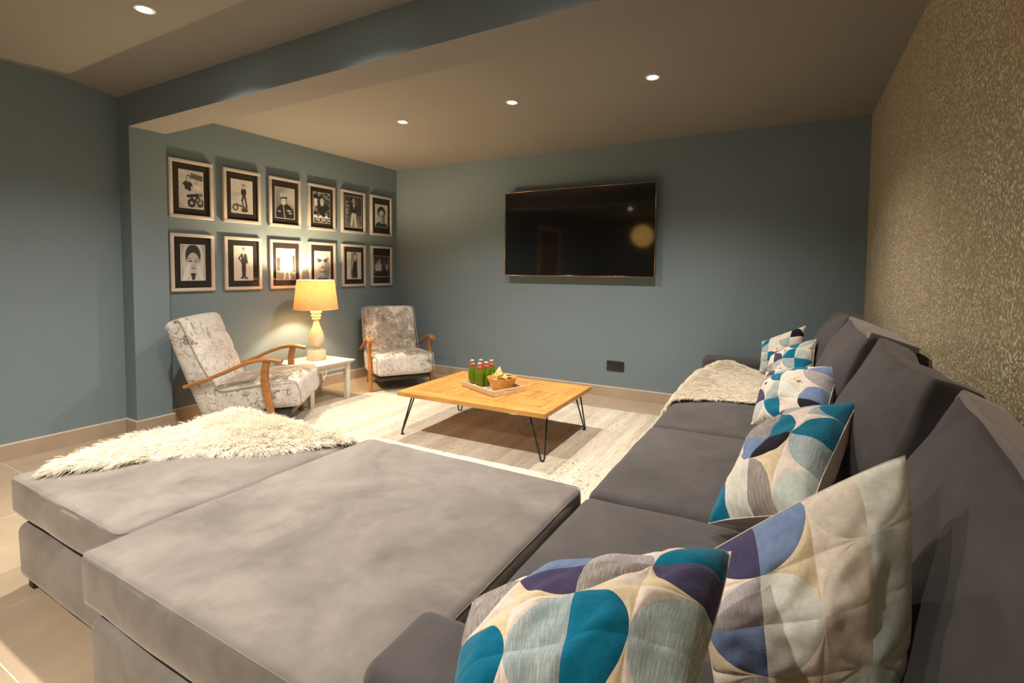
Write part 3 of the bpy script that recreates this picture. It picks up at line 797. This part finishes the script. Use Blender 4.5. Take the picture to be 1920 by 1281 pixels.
def pic_cap_jacket():
    c = Canvas(.35, .12); c.ell(.9, .2, .4, .35, .5, soft=.8); c.ell(.5, .86, .46, .34, .03); head(c, .42, .42, .15, .6, .1); c.poly([(.22, .3), (.26, .18), (.55, .16), (.62, .28), (.5, .33)], .5).poly([(.25, .32), (.62, .28), (.6, .35), (.3, .36)], .04)
    c.line(.42, .62, .48, .98, .03, .3).ell(.7, .74, .12, .03, .4).ell(.78, .82, .1, .03, .35).ell(.2, .78, .09, .03, .3); return c
def pic_crowd():
    c = Canvas(.1).grain(4, .5, 8); c.ell(.5, .5, .28, .24, .04); head(c, .52, .3, .14); c.poly([(.05, .2), (.25, .22), (.25, .45), (.05, .45)], .7)
    for k in range(6): c.ell(.1 + .17 * k, .82 + .05 * (k % 2), .1, .07, .75).ell(.1 + .17 * k, .87, .06, .03, .05)
    return c
def pic_walker():
    c = Canvas(.08, .22).grain(5, .18, 8); c.poly([(.75, 0), (1, 0), (1, .6), (.8, .6)], .05); c.ell(.5, .4, .2, .2, .03); head(c, .5, .14, .09, .55); c.poly([(.44, .24), (.58, .24), (.52, .4)], .7)
    c.line(.44, .58, .36, .92, .07, .66).line(.56, .58, .62, .94, .07, .66).line(.3, .3, .26, .6, .05, .05).line(.7, .3, .76, .58, .05, .05)
    for k in range(4): c.ell(.1, .2 + .12 * k, .06, .03, .45)
    return c
def pic_brow():
    c = Canvas(.62); c.ell(.5, 1.0, .5, .24, .04); c.ell(.5, .34, .34, .27, .05); c.ell(.52, .55, .26, .3, .55); c.ell(.68, .6, .12, .24, .25); c.poly([(.24, .3), (.5, .22), (.8, .34), (.8, .22), (.5, .08), (.2, .2)], .04)
    c.line(.34, .5, .48, .52, .025, .04).line(.58, .52, .72, .5, .025, .04).line(.52, .54, .52, .66, .02, .35).line(.42, .76, .62, .76, .018, .12); return c
def pic_headscarf():
    c = Canvas(.45, .5).grain(7, .06); c.ell(.5, .45, .46, .62, .66); c.ell(.5, .3, .32, .32, .06); c.ell(.5, .5, .26, .28, .6); c.poly([(.38, .8), (.62, .8), (.55, 1), (.45, 1)], .07); c.line(.3, .39, .45, .38, .012, .15).line(.55, .38, .7, .39, .012, .15)
    c.ell(.38, .46, .085, .022, .08).ell(.62, .46, .085, .022, .08).line(.5, .46, .48, .57, .012, .45).line(.45, .59, .55, .59, .01, .25).ell(.5, .66, .09, .02, .2).ell(.66, .56, .08, .12, .45, soft=.8).ell(.22, .8, .1, .3, .75, .3).ell(.8, .8, .1, .3, .72, -.3); return c
def pic_suit_stander():
    c = Canvas(.7, .64); head(c, .5, .13, .075, .6); c.poly([(.38, .22), (.62, .22), (.66, .5), (.36, .5)], .05).line(.38, .25, .25, .36, .04, .06).line(.25, .36, .36, .44, .035, .06).line(.64, .26, .7, .48, .04, .06)
    c.poly([(.38, .48), (.64, .48), (.6, .92), (.42, .92)], .05).ell(.42, .93, .1, .025, .03).ell(.64, .94, .1, .025, .03).poly([(.47, .22), (.54, .22), (.5, .34)], .75); return c
def pic_pale_dress():
    c = Canvas(.45, .3).grain(9, .25, 7); c.poly([(0, .3), (.2, .3), (.2, .7), (0, .7)], .08).poly([(.85, .2), (1, .2), (1, .75), (.85, .75)], .1)
    c.ell(.56, .5, .3, .2, .8).poly([(.3, .4), (.78, .4), (.9, .68), (.22, .68)], .82); head(c, .6, .16, .1, .72, .75); c.line(.45, .66, .42, .96, .05, .7).line(.64, .66, .7, .96, .05, .7).line(.36, .32, .22, .62, .04, .74); return c
def pic_stern_face():
    c = Canvas(.55, .6).grain(10, .08); c.ell(.5, .52, .46, .52, .56); c.ell(.78, .6, .2, .4, .3, soft=.6); c.line(.16, .26, .44, .3, .035, .1).line(.56, .3, .86, .24, .035, .1).ell(.3, .33, .11, .035, .05).ell(.7, .33, .11, .035, .05)
    c.line(.48, .34, .46, .52, .025, .35).ell(.5, .54, .13, .035, .25).line(.3, .69, .72, .69, .02, .08).line(.2, .45, .3, .62, .012, .3).line(.8, .45, .7, .62, .012, .3).line(.2, .12, .8, .1, .01, .35).ell(.5, 1.0, .45, .12, .06).ell(.5, .86, .25, .05, .4); return c
def pic_black_dress():
    c = Canvas(.62); c.poly([(.3, 0), (.72, 0), (.76, 1), (.26, 1)], .28); head(c, .56, .16, .11, .6, .04); c.poly([(.42, .3), (.7, .3), (.74, .95), (.36, .95)], .03); c.line(.42, .32, .34, .62, .035, .55).line(.34, .62, .3, .85, .03, .1).line(.56, .24, .56, .32, .05, .5); return c
def pic_dark_bar():
    c = Canvas(.06, .05).grain(12, .1, 10); c.ell(.3, .5, .22, .24, .35).poly([(.1, .42), (.44, .4), (.5, .72), (.08, .72)], .5); head(c, .36, .24, .09, .45, .12)
    for k in range(5): c.ell(.66 + .07 * k, .3 + .1 * (k % 3), .03, .03, .5)
    c.ell(.84, .55, .05, .14, .65).ell(.5, .9, .6, .12, .02); return c

PICS = [
    (pic_motorbike_sitter, 'framed monochrome photo of a man seated on a motorbike below a road sign', (.235, .775, .175, .82)),
    (pic_bike_stand, 'framed monochrome photo of a small figure standing on a motorbike', (.22, .78, .19, .81)),
    (pic_cap_jacket, 'framed dark monochrome photo of a person in a cap and studded jacket', (.2, .8, .2, .82)),
    (pic_crowd, 'framed monochrome photo of a dark-dressed figure among a pale crowd', (.2, .8, .17, .83)),
    (pic_walker, 'framed monochrome photo of a walking figure in pale trousers and dark coat', (.17, .85, .13, .86)),
    (pic_brow, 'framed monochrome close portrait of a man with swept dark hair, nearest the room corner above', (.22, .8, .22, .78)),
    (pic_headscarf, 'framed monochrome portrait of a woman wearing a pale headscarf', (.235, .78, .19, .81)),
    (pic_suit_stander, 'framed monochrome photo of a thin standing figure in a dark suit on white', (.26, .76, .17, .82)),
    (pic_pale_dress, 'framed monochrome photo of a figure in a bright pale dress, lamp glare beside it', (.21, .8, .18, .82)),
    (pic_stern_face, 'framed monochrome close-up of a stern lined face just above the lampshade', (.22, .8, .2, .86)),
    (pic_black_dress, 'framed monochrome photo of a standing figure in a long black dress', (.22, .8, .19, .82)),
    (pic_dark_bar, 'framed very dark wide monochrome photo in the lower row by the corner', (.14, .88, .25, .77)),
]
Y0, SP, FW, FH, Z1, Z2 = -2.4707, 0.4079, 0.326, 0.4551, 2.0548, 1.4776
def picture(k):
    fn, label, (a0, a1, b0, b1) = PICS[k]
    r_, c_ = divmod(k, 6)
    y = Y0 + c_ * SP; zt = (Z1, Z2)[r_]
    root = empty('picture_frame', (0.001, y + FW / 2, zt - FH / 2), PI / 2)     # local x runs along the wall, local -y faces the room
    tag(root, label, 'picture', 'framed photographs in two rows')
    hx, hz, fw, d = FW / 2, FH / 2, 0.026, 0.026
    for (x0, x1, z0_, z1_, nm) in ((-hx, hx, hz - fw, hz, 0), (-hx, hx, -hz, -hz + fw, 0), (-hx, -hx + fw, -hz + fw, hz - fw, 0), (hx - fw, hx, -hz + fw, hz - fw, 0)):
        box('frame_rail', x0, x1, -d, 0, z0_, z1_, M['frame'], root, 0.003)
    box('mount', -hx + fw - .004, hx - fw + .004, -0.012, -0.004, -hz + fw - .004, hz - fw + .004, M['mount'], root)
    iw, ih = FW - 2 * fw, FH - 2 * fw
    x0, x1 = -iw / 2 + (a0 * FW - fw), -iw / 2 + (a1 * FW - fw); zt_, zb_ = ih / 2 - (b0 * FH - fw), ih / 2 - (b1 * FH - fw)
    img = np.clip(fn().a, 0.012, .85)
    V = np.zeros(((NX + 1) * (NY + 1), 3)); V[:, 0] = (x0 + XX * (x1 - x0)).ravel(); V[:, 1] = -0.0128; V[:, 2] = (zt_ + YY * (zb_ - zt_)).ravel()
    F = []
    for j in range(NY):
        for i in range(NX):
            a = j * (NX + 1) + i; F.append((a, a + NX + 1, a + NX + 2, a + 1))
    me = pymesh('photo_print', V, F)
    at = me.color_attributes.new('print', 'FLOAT_COLOR', 'POINT'); g = img.ravel() ** 1.15
    at.data.foreach_set('color', np.stack([g, g * .965, g * .93, np.ones_like(g)], 1).ravel())
    obj('photo_print', me, M['photo'], root, smooth=False)
    box('print_border', x0 - .003, x1 + .003, -0.0124, -0.0118, zb_ - .003, zt_ + .003, M['labelwhite'], root)
    box('glass', -hx + fw - .002, hx - fw + .002, -0.0185, -0.017, -hz + fw - .002, hz - fw + .002, M['pane'], root)
for k in range(12): picture(k)

# ------------------------------------------------------------------ rug
def rug():
    x0, x1, y0, y1 = 0.63, 3.85, -3.25, -0.42; nx, ny = 150, 130; V = []; F = []
    for s in (0, 1):
        for j in range(ny + 1):
            for i in range(nx + 1):
                x, y = x0 + (x1 - x0) * i / nx, y0 + (y1 - y0) * j / ny
                z = 0.010 if s == 0 else 0.001
                if s == 0:
                    z += 0.0015 * noise.noise(Vector((x * 9, y * 9, 0)))
                    k = math.exp(-((x - 2.15) / 0.42) ** 2 - ((y + 1.12) / 0.22) ** 2)
                    z += 0.022 * k * (0.5 + noise.noise(Vector((x * 7, y * 11, 3))))
                    z = max(0.006, z)
                    ed = 0.004 * noise.noise(Vector((x * 6, y * 6, 9)))
                    if i in (0, nx): x += ed
                    if j in (0, ny): y += ed
                V.append((x, y, z))
    n1 = (nx + 1) * (ny + 1)
    for j in range(ny):
        for i in range(nx):
            a = j * (nx + 1) + i; F.append((a, a + 1, a + nx + 2, a + nx + 1))
    # skirt and underside
    ring = [i for i in range(nx + 1)] + [j * (nx + 1) + nx for j in range(1, ny + 1)] + [ny * (nx + 1) + i for i in range(nx - 1, -1, -1)] + [j * (nx + 1) for j in range(ny - 1, 0, -1)]
    for a, b in zip(ring, ring[1:] + ring[:1]): F.append((b, a, a + n1, b + n1))
    me = pymesh('rug', V, F)
    tag(obj('rug', me, M['rug']), 'cream flat-woven rug with rows of dark stitches under the coffee table', 'rug')
rug()

# ------------------------------------------------------------------ coffee table
TX, TY, TR = 2.352, -1.468, math.radians(1.2)
ct = empty('coffee_table', (TX, TY, 0), TR); tag(ct, 'low parquet-topped wooden coffee table on black hairpin legs', 'table')
hx, hy, zt, zb = 0.585, 0.412, 0.342, 0.312
fw = 0.095
bm = bmesh.new(); bm_box(bm, -hx + .01, hx - .01, -hy + .01, hy - .01, zb, zt - 0.006)
obj('top_core', from_bm(bm, 'top_core'), M['oak'], ct, smooth=False)
def plank(x0, x1, y0, y1, along, top=zt):
    g = 0.0013
    lx, ly = x1 - x0 - 2 * g, y1 - y0 - 2 * g
    bm = bmesh.new()
    if along == 'x': bm_box(bm, -lx / 2, lx / 2, -ly / 2, ly / 2, zb - top, 0, 0.0015, 1)
    else: bm_box(bm, -ly / 2, ly / 2, -lx / 2, lx / 2, zb - top, 0, 0.0015, 1)
    o = obj('plank', from_bm(bm, 'plank'), M['plank'], ct, sharp=35)
    o.location = ((x0 + x1) / 2, (y0 + y1) / 2, top + random.uniform(-.0006, .0006)); o.rotation_euler = (0, 0, 0 if along == 'x' else PI / 2)
plank(-hx, hx, -hy, -hy + fw, 'x'); plank(-hx, hx, hy - fw, hy, 'x'); plank(-hx, -hx + fw, -hy + fw, hy - fw, 'y'); plank(hx - fw, hx, -hy + fw, hy - fw, 'y')
nxp, nyp = 5, 3
pw, ph = (2 * (hx - fw)) / nxp, (2 * (hy - fw)) / nyp
for j in range(nyp):
    for i in range(nxp):
        xa, ya = -hx + fw + i * pw, -hy + fw + j * ph
        if (i + j) % 2 == 0:
            for q in range(3): plank(xa, xa + pw, ya + q * ph / 3, ya + (q + 1) * ph / 3, 'x', zt - 0.001)
        else:
            for q in range(3): plank(xa + q * pw / 3, xa + (q + 1) * pw / 3, ya, ya + ph, 'y', zt - 0.001)
ca, sa = math.cos(-TR), math.sin(-TR)
for (fx, fy, sx, sy) in ((1.765, -1.822, -1, -1), (2.888, -1.783, 1, -1), (2.886, -1.075, 1, 1), (1.78, -1.14, -1, 1)):
    dx, dy = fx - TX, fy - TY; px, py = dx * ca - dy * sa, dx * sa + dy * ca
    inx, iny = -sx * 0.7071, -sy * 0.7071; tx, ty = -iny, inx
    foot = Vector((px, py, 0.016)); top = Vector((sx * (hx - 0.085), sy * (hy - 0.085), zb - 0.003))
    A = top + Vector((tx, ty, 0)) * 0.058; B = top - Vector((tx, ty, 0)) * 0.058
    pth = [A, A.lerp(foot + Vector((tx, ty, 0.02)) * 0.0, 0.5) + Vector((tx, ty, 0)) * 0.006]
    side = Vector((tx, ty, 0))
    pth = [A, foot + side * 0.014 + Vector((0, 0, 0.02))] + [foot + side * 0.013 * math.cos(t) + Vector((0, 0, 0.012 - 0.012 * math.sin(t))) for t in [k * PI / 8 for k in range(0, 9)]] + [foot - side * 0.014 + Vector((0, 0, 0.02)), B]
    lg = obj('leg', sweep('leg', pth, circ(0.0055, 8), up=Vector((inx, iny, 0))), M['steel'], ct)
    obj('foot_cap', lathe('foot_cap', [(0, -0.006), (0.012, -0.006), (0.012, 0.001), (0.0, 0.003)], 14, foot), M['foot'], lg)
    box('mounting_plate', top.x - .05, top.x + .05, top.y - .05, top.y + .05, zb - 0.006, zb - 0.0005, M['steel'], lg)

# ------------------------------------------------------------------ tray, bottles, bowl, crisps
TA = math.radians(-22.3); TC = (2.322, -1.482)
ZT = 0.3425
tray = empty('serving_tray', (TC[0], TC[1], ZT), TA); tag(tray, 'pale wooden serving tray with handle slots on the coffee table', 'tray')
ax, ay, th = 0.20, 0.131, 0.038
box('tray_base', -ax + .008, ax - .008, -ay + .008, ay - .008, 0.0, 0.008, M['traywood'], tray)
for sy in (-1, 1): box('long_side', -ax, ax, sy * ay - .005, sy * ay + .005, 0, th, M['traywood'], tray, 0.0015)
for sx in (-1, 1):
    bm = bmesh.new()
    for (y0, y1, z0_, z1_) in ((-ay + .005, -0.045, 0, th), (0.045, ay - .005, 0, th), (-0.045, 0.045, 0, 0.014), (-0.045, 0.045, 0.028, th)):
        bm_box(bm, sx * ax - .005, sx * ax + .005, y0, y1, z0_, z1_)
    obj('handle_end', from_bm(bm, 'handle_end'), M['traywood'], tray, smooth=False)

bp = [(0.0, 0.0), (0.026, 0.0), (0.029, 0.004), (0.0295, 0.01), (0.0295, 0.095), (0.028, 0.106), (0.022, 0.122), (0.0165, 0.134), (0.0145, 0.142), (0.0125, 0.172), (0.0135, 0.173), (0.0135, 0.178), (0.0, 0.178)]
inner = [(0.0, 0.004), (0.0255, 0.004), (0.0265, 0.012), (0.0265, 0.094), (0.025, 0.106), (0.019, 0.122), (0.014, 0.134), (0.0, 0.134)]
me_b = lathe('bottle_glass', bp, 28); me_i = lathe('beer', inner, 24)
me_l = lathe('neck_label', [(0.0172, 0.1345), (0.0152, 0.142), (0.0136, 0.164), (0.0132, 0.164), (0.0148, 0.142), (0.0168, 0.1345), (0.0172, 0.1345)], 28)
me_s = lathe('neck_star', [(0, 0), (0.007, 0.0), (0.007, 0.0012), (0, 0.0012)], 12)
cap_p = []
V = []; F = []
for k in range(42):
    a = 2 * PI * k / 42; r = 0.0152 + (0.0009 if k % 2 else 0)
    V += [(r * math.cos(a), r * math.sin(a), 0.1725), (0.0142 * math.cos(a), 0.0142 * math.sin(a), 0.1785), (0.011 * math.cos(a), 0.011 * math.sin(a), 0.1802)]
for k in range(42):
    q = (k + 1) % 42; F += [(3 * k, 3 * q, 3 * q + 1, 3 * k + 1), (3 * k + 1, 3 * q + 1, 3 * q + 2, 3 * k + 2)]
F.append(tuple(3 * k + 2 for k in range(42)))
me_c = pymesh('cap', V, F)
BL = [((2.118, -1.446), 'green beer bottle with red neck label, at the outer end of the tray'),
      ((2.235, -1.520), 'green beer bottle with red neck label, nearest the front edge of the tray'),
      ((2.255, -1.462), 'green beer bottle with red neck label, right beside the crisp bowl'),
      ((2.165, -1.402), 'green beer bottle mostly hidden behind the two front bottles'),
      ((2.245, -1.375), 'green beer bottle standing behind the bowl, tallest looking at the back')]
for k, ((x, y), lab) in enumerate(BL):
    r = empty('beer_bottle', (x, y, ZT + 0.0085), 0.7 * k); tag(r, lab, 'bottle', 'beer bottles on the tray')
    for nm, me, mt in (('bottle_glass', me_b, M['bottle']), ('beer', me_i, M['beer']), ('neck_label', me_l, M['label']), ('cap', me_c, M['cap'])):
        if not me.materials: me.materials.append(mt)
        o = bpy.data.objects.new(nm, me); COL.objects.link(o); o.parent = r
        me.polygons.foreach_set('use_smooth', [nm != 'cap'] * len(me.polygons))
        if nm == 'neck_label':
            if not me_s.materials: me_s.materials.append(M['labelwhite'])
            s_ = bpy.data.objects.new('label_badge', me_s); COL.objects.link(s_); s_.parent = o
            s_.location = (0.0136, 0, 0.151); s_.rotation_euler = (0, PI / 2 - 0.07, 0)

bowl = empty('snack_bowl', (2.408, -1.487, ZT + 0.0085)); tag(bowl, 'round bamboo bowl full of crisps on the tray', 'bowl')
obj('bowl_body', lathe('bowl_body', [(0, 0), (0.062, 0), (0.068, 0.004), (0.082, 0.028), (0.098, 0.060), (0.1075, 0.084), (0.109, 0.088), (0.1065, 0.089), (0.1035, 0.085), (0.094, 0.061), (0.078, 0.030), (0.062, 0.009), (0, 0.008)], 48), M['bowlwood'], bowl, sharp=60)
def crisp_mesh(seed):
    rr = random.Random(seed); V = []; F = []; n = 6
    for s in (0.0008, -0.0008):
        for j in range(n + 1):
            for i in range(n + 1 - j):
                a, b = i / n, j / n; x = (a + b / 2 - .5) * 0.074; y = (b * .866 - .29) * 0.074
                V.append((x, y, s + 5.5 * x * x * rr.choice((1, 1)) - 2.5 * y * y + 0.0012 * noise.noise(Vector((x * 90, y * 90, seed)))))
    def idx(i, j): return j * (n + 1) - j * (j - 1) // 2 + i
    T_ = (n + 1) * (n + 2) // 2
    for j in range(n):
        for i in range(n - j):
            F.append((idx(i, j), idx(i + 1, j), idx(i, j + 1))); F.append((T_ + idx(i, j), T_ + idx(i, j + 1), T_ + idx(i + 1, j)))
            if i + j < n - 1: F.append((idx(i + 1, j), idx(i + 1, j + 1), idx(i, j + 1))); F.append((T_ + idx(i + 1, j), T_ + idx(i, j + 1), T_ + idx(i + 1, j + 1)))
    bd = [idx(i, 0) for i in range(n + 1)] + [idx(n - j, j) for j in range(1, n + 1)] + [idx(0, j) for j in range(n - 1, 0, -1)]
    for a, b in zip(bd, bd[1:] + bd[:1]): F.append((a, a + T_, b + T_, b))
    me = pymesh('crisp', V, F); me.materials.append(M['crisp']); me.polygons.foreach_set('use_smooth', [True] * len(me.polygons)); return me
cm = [crisp_mesh(k) for k in range(4)]
rr = random.Random(5)
for k in range(30):
    o = bpy.data.objects.new('tortilla_crisp', cm[k % 4]); COL.objects.link(o)
    a = rr.uniform(0, 2 * PI); q = math.sqrt(rr.random()) * 0.066
    lay = k // 11
    o.location = (2.408 + q * math.cos(a), -1.487 + q * math.sin(a), ZT + 0.076 + 0.014 * lay + 0.016 * (1 - q / 0.07))
    o.rotation_euler = (rr.uniform(-.5, .5), rr.uniform(-.5, .5), rr.uniform(0, 6.3))
    if k == 29:
        o.location = (2.375, -1.475, ZT + 0.128); o.rotation_euler = (1.2, 0.3, 0.9)
        tag(o, 'tortilla crisp standing upright at the top of the bowl', 'crisp', 'crisps in the bamboo bowl')
    else: tag(o, 'pale yellow tortilla crisp heaped in the bamboo bowl', 'crisp', 'crisps in the bamboo bowl')

# ------------------------------------------------------------------ sheepskins
def fur_curves(name, roots, dirs, length, mat, parent, seed, rad=0.0011, pts=6, clump=0.06):
    rs = np.random.RandomState(seed); n = len(roots)
    roots = np.asarray(roots); dirs = np.asarray(dirs)
    # clumps share a lean so the wool forms locks
    nc = max(8, n // 60); cidx = rs.choice(n, nc, replace=False); cp = roots[cidx]
    own = np.zeros(n, int)
    for a in range(0, n, 4000):
        d = ((roots[a:a + 4000, None, :] - cp[None]) ** 2).sum(2); own[a:a + 4000] = d.argmin(1)
    cl = rs.normal(0, 0.10, (nc, 3)); ln = length * (0.75 + 0.5 * rs.rand(nc))
    L = ln[own] * (0.85 + 0.3 * rs.rand(n))
    d = dirs + cl[own] + rs.normal(0, 0.17, (n, 3)); d /= np.linalg.norm(d, axis=1, keepdims=True)
    tipc = cp[own] + d * L[:, None]
    P = np.zeros((n, pts, 3))
    for k in range(pts):
        t = k / (pts - 1)
        p = roots + d * (L * t)[:, None]
        p[:, 2] -= (0.32 * L) * t * t
        p += (cp[own] - roots) * (clump * t ** 1.3)
        wv = 0.0022 * np.sin(t * 9 + own * 1.7)
        p[:, 0] += wv * t; p[:, 1] += wv * t * 0.7
        P[:, k] = p
    cu = bpy.data.hair_curves.new(name); cu.add_curves([pts] * n)
    cu.attributes['position'].data.foreach_set('vector', P.reshape(-1).astype(np.float32))
    ra = cu.attributes.get('radius') or cu.attributes.new('radius', 'FLOAT', 'POINT')
    r = np.tile(np.linspace(rad, rad * 0.35, pts), n).astype(np.float32); ra.data.foreach_set('value', r)
    cu.materials.append(mat)
    o = bpy.data.objects.new(name, cu); COL.objects.link(o); o.parent = parent; o['kind'] = 'stuff'
    return o

def inside(poly, x, y):
    r = False; n = len(poly)
    for i in range(n):
        (x1, y1), (x2, y2) = poly[i], poly[(i + 1) % n]
        if (y1 > y) != (y2 > y) and x < (x2 - x1) * (y - y1) / (y2 - y1) + x1: r = not r
    return r

def sheepskin(label, outline, zfun, length, count, seed, rad, combed=None, lift=0.6):
    pts = [Vector((x, y, 0)) for x, y in outline]
    sm = [(p.x, p.y) for p in bez(pts + [pts[0]], 90)]
    xs = [p[0] for p in sm]; ys = [p[1] for p in sm]; cen = (sum(xs) / len(xs), sum(ys) / len(ys))
    root = empty('sheepskin_throw', (0, 0, 0)); tag(root, label, 'sheepskin')
    step = 0.02; V = []; F = []; idx = {}
    x = min(xs)
    nx, ny = int((max(xs) - min(xs)) / step) + 2, int((max(ys) - min(ys)) / step) + 2
    def vid(i, j):
        if (i, j) not in idx:
            X, Y = min(xs) + i * step, min(ys) + j * step; idx[(i, j)] = len(V); V.append((X, Y, zfun(X, Y) + 0.004))
        return idx[(i, j)]
    for i in range(nx):
        for j in range(ny):
            if inside(sm, min(xs) + (i + .5) * step, min(ys) + (j + .5) * step):
                F.append((vid(i, j), vid(i + 1, j), vid(i + 1, j + 1), vid(i, j + 1)))
    me = pymesh('hide', V, F)
    h = obj('hide', me, M['pelt'], root)
    h.modifiers.new('thick', 'SOLIDIFY').thickness = 0.006
    rs = random.Random(seed); R = []; D = []
    while len(R) < count:
        X, Y = rs.uniform(min(xs), max(xs)), rs.uniform(min(ys), max(ys))
        if not inside(sm, X, Y): continue
        z = zfun(X, Y); e = 0.01
        gx, gy = (zfun(X + e, Y) - zfun(X - e, Y)) / (2 * e), (zfun(X, Y + e) - zfun(X, Y - e)) / (2 * e)
        g = math.hypot(gx, gy)
        # steeper parts carry more wool per plan area
        n = Vector((-gx, -gy, 1)).normalized()
        dmin = min((X - a) ** 2 + (Y - b) ** 2 for a, b in sm[::3]) ** .5
        out = Vector((X - cen[0], Y - cen[1], 0)).normalized()
        k = max(0, 1 - dmin / 0.07)
        d = n * lift + out * (0.25 + 0.95 * k)
        if combed: d += Vector(combed)
        for q in range(1 + int(min(3, g * 0.6))):
            R.append((X + rs.uniform(-.003, .003), Y + rs.uniform(-.003, .003), z + 0.004)); D.append(tuple(d.normalized()))
    fur_curves('wool', R, D, length, M['fur'], root, seed, rad)
    return root

def z_stool(x, y):
    top = 0.437
    over = max(0.0, 1.70 - x); back = max(0.0, y + 2.97)
    d = math.hypot(over, back)
    z = top + 0.012 * noise.noise(Vector((x * 5, y * 5, 1)))
    return z - min(0.30, 2.6 * d * d / (0.03 + d)) if d > 0 else z
sheepskin('shaggy long-haired cream sheepskin draped over the smaller footstool',
          [(1.83, -3.74), (1.97, -3.57), (2.07, -3.40), (2.20, -3.32), (2.33, -3.23), (2.42, -3.10), (2.49, -2.99), (2.44, -2.90), (2.28, -2.88), (2.08, -2.87), (1.84, -2.90), (1.64, -3.02), (1.62, -3.25), (1.66, -3.48), (1.75, -3.66)],
          z_stool, 0.060, 62000, 3, 0.0012, combed=(0.22, -0.5, 0), lift=0.55)
def z_seat(x, y):
    z = 0.452 + 0.05 * math.exp(-((x - 3.80) / 0.13) ** 2 - ((y + 0.42) / 0.14) ** 2) + 0.008 * noise.noise(Vector((x * 6, y * 6, 4)))
    d = max(0.0, 3.64 - x)
    return z - min(0.30, 2.8 * d * d / (0.03 + d)) if d > 0 else z
sheepskin('smooth cream sheepskin spread over the far end of the sofa seat',
          [(3.56, -1.62), (3.72, -1.50), (3.90, -1.42), (4.10, -1.38), (4.14, -1.00), (4.12, -0.62), (4.02, -0.40), (3.84, -0.34), (3.72, -0.42), (3.60, -0.72), (3.56, -1.10), (3.545, -1.40)],
          z_seat, 0.028, 50000, 8, 0.0011, combed=(0.15, -0.3, 0), lift=0.5)

# ------------------------------------------------------------------ downlights
DLAB = ['recessed ceiling downlight nearest the picture wall corner', 'recessed ceiling downlight in front of the television, middle of its row', 'recessed ceiling downlight on the sofa side of its row',
        'recessed ceiling downlight left of the beam near the blue wall',
        'recessed ceiling downlight above the large bare footstool', 'recessed ceiling downlight above the near sofa arm', 'unseen fill downlight added in the rear half by the door', 'unseen fill downlight added in the middle of the rear half']
for k, (x, y, z, pf) in enumerate(DOWNLIGHTS):
    r = empty('downlight', (x, y, z)); tag(r, DLAB[k], 'light', 'ceiling downlights')
    obj('trim_ring', lathe('trim_ring', [(0.030, -0.001), (0.044, -0.001), (0.044, -0.005), (0.040, -0.008), (0.031, -0.006), (0.030, -0.001)], 32), M['ring'], r, sharp=40)
    obj('lens', lathe('lens', [(0.0, -0.0042), (0.030, -0.0036), (0.030, -0.001), (0.0, -0.001)], 24), M['led'], r)
    ld = bpy.data.lights.new('downlight_beam', 'SPOT'); ld.energy = SPOT_W * pf; ld.color = SPOT_COL; ld.spot_size = SPOT_ANGLE; ld.spot_blend = 0.85; ld.shadow_soft_size = 0.03
    lo = bpy.data.objects.new('downlight_beam', ld); COL.objects.link(lo); lo.parent = r; lo.location = (0, 0, -0.012)

# gold pendant seen mirrored in the television
pd = empty('pendant_lamp', (1.40, -6.2, 1.98)); tag(pd, 'round glowing gold pendant lamp mirrored in the television screen', 'lamp')
obj('globe', lathe('globe', [(0.24 * math.sin(PI * k / 20), -0.24 * math.cos(PI * k / 20)) for k in range(21)], 32), M['gold'], pd)
obj('cord', sweep('cord', [(0, 0, 0.24), (0, 0, 0.48)], circ(0.004, 6)), M['black'], pd)
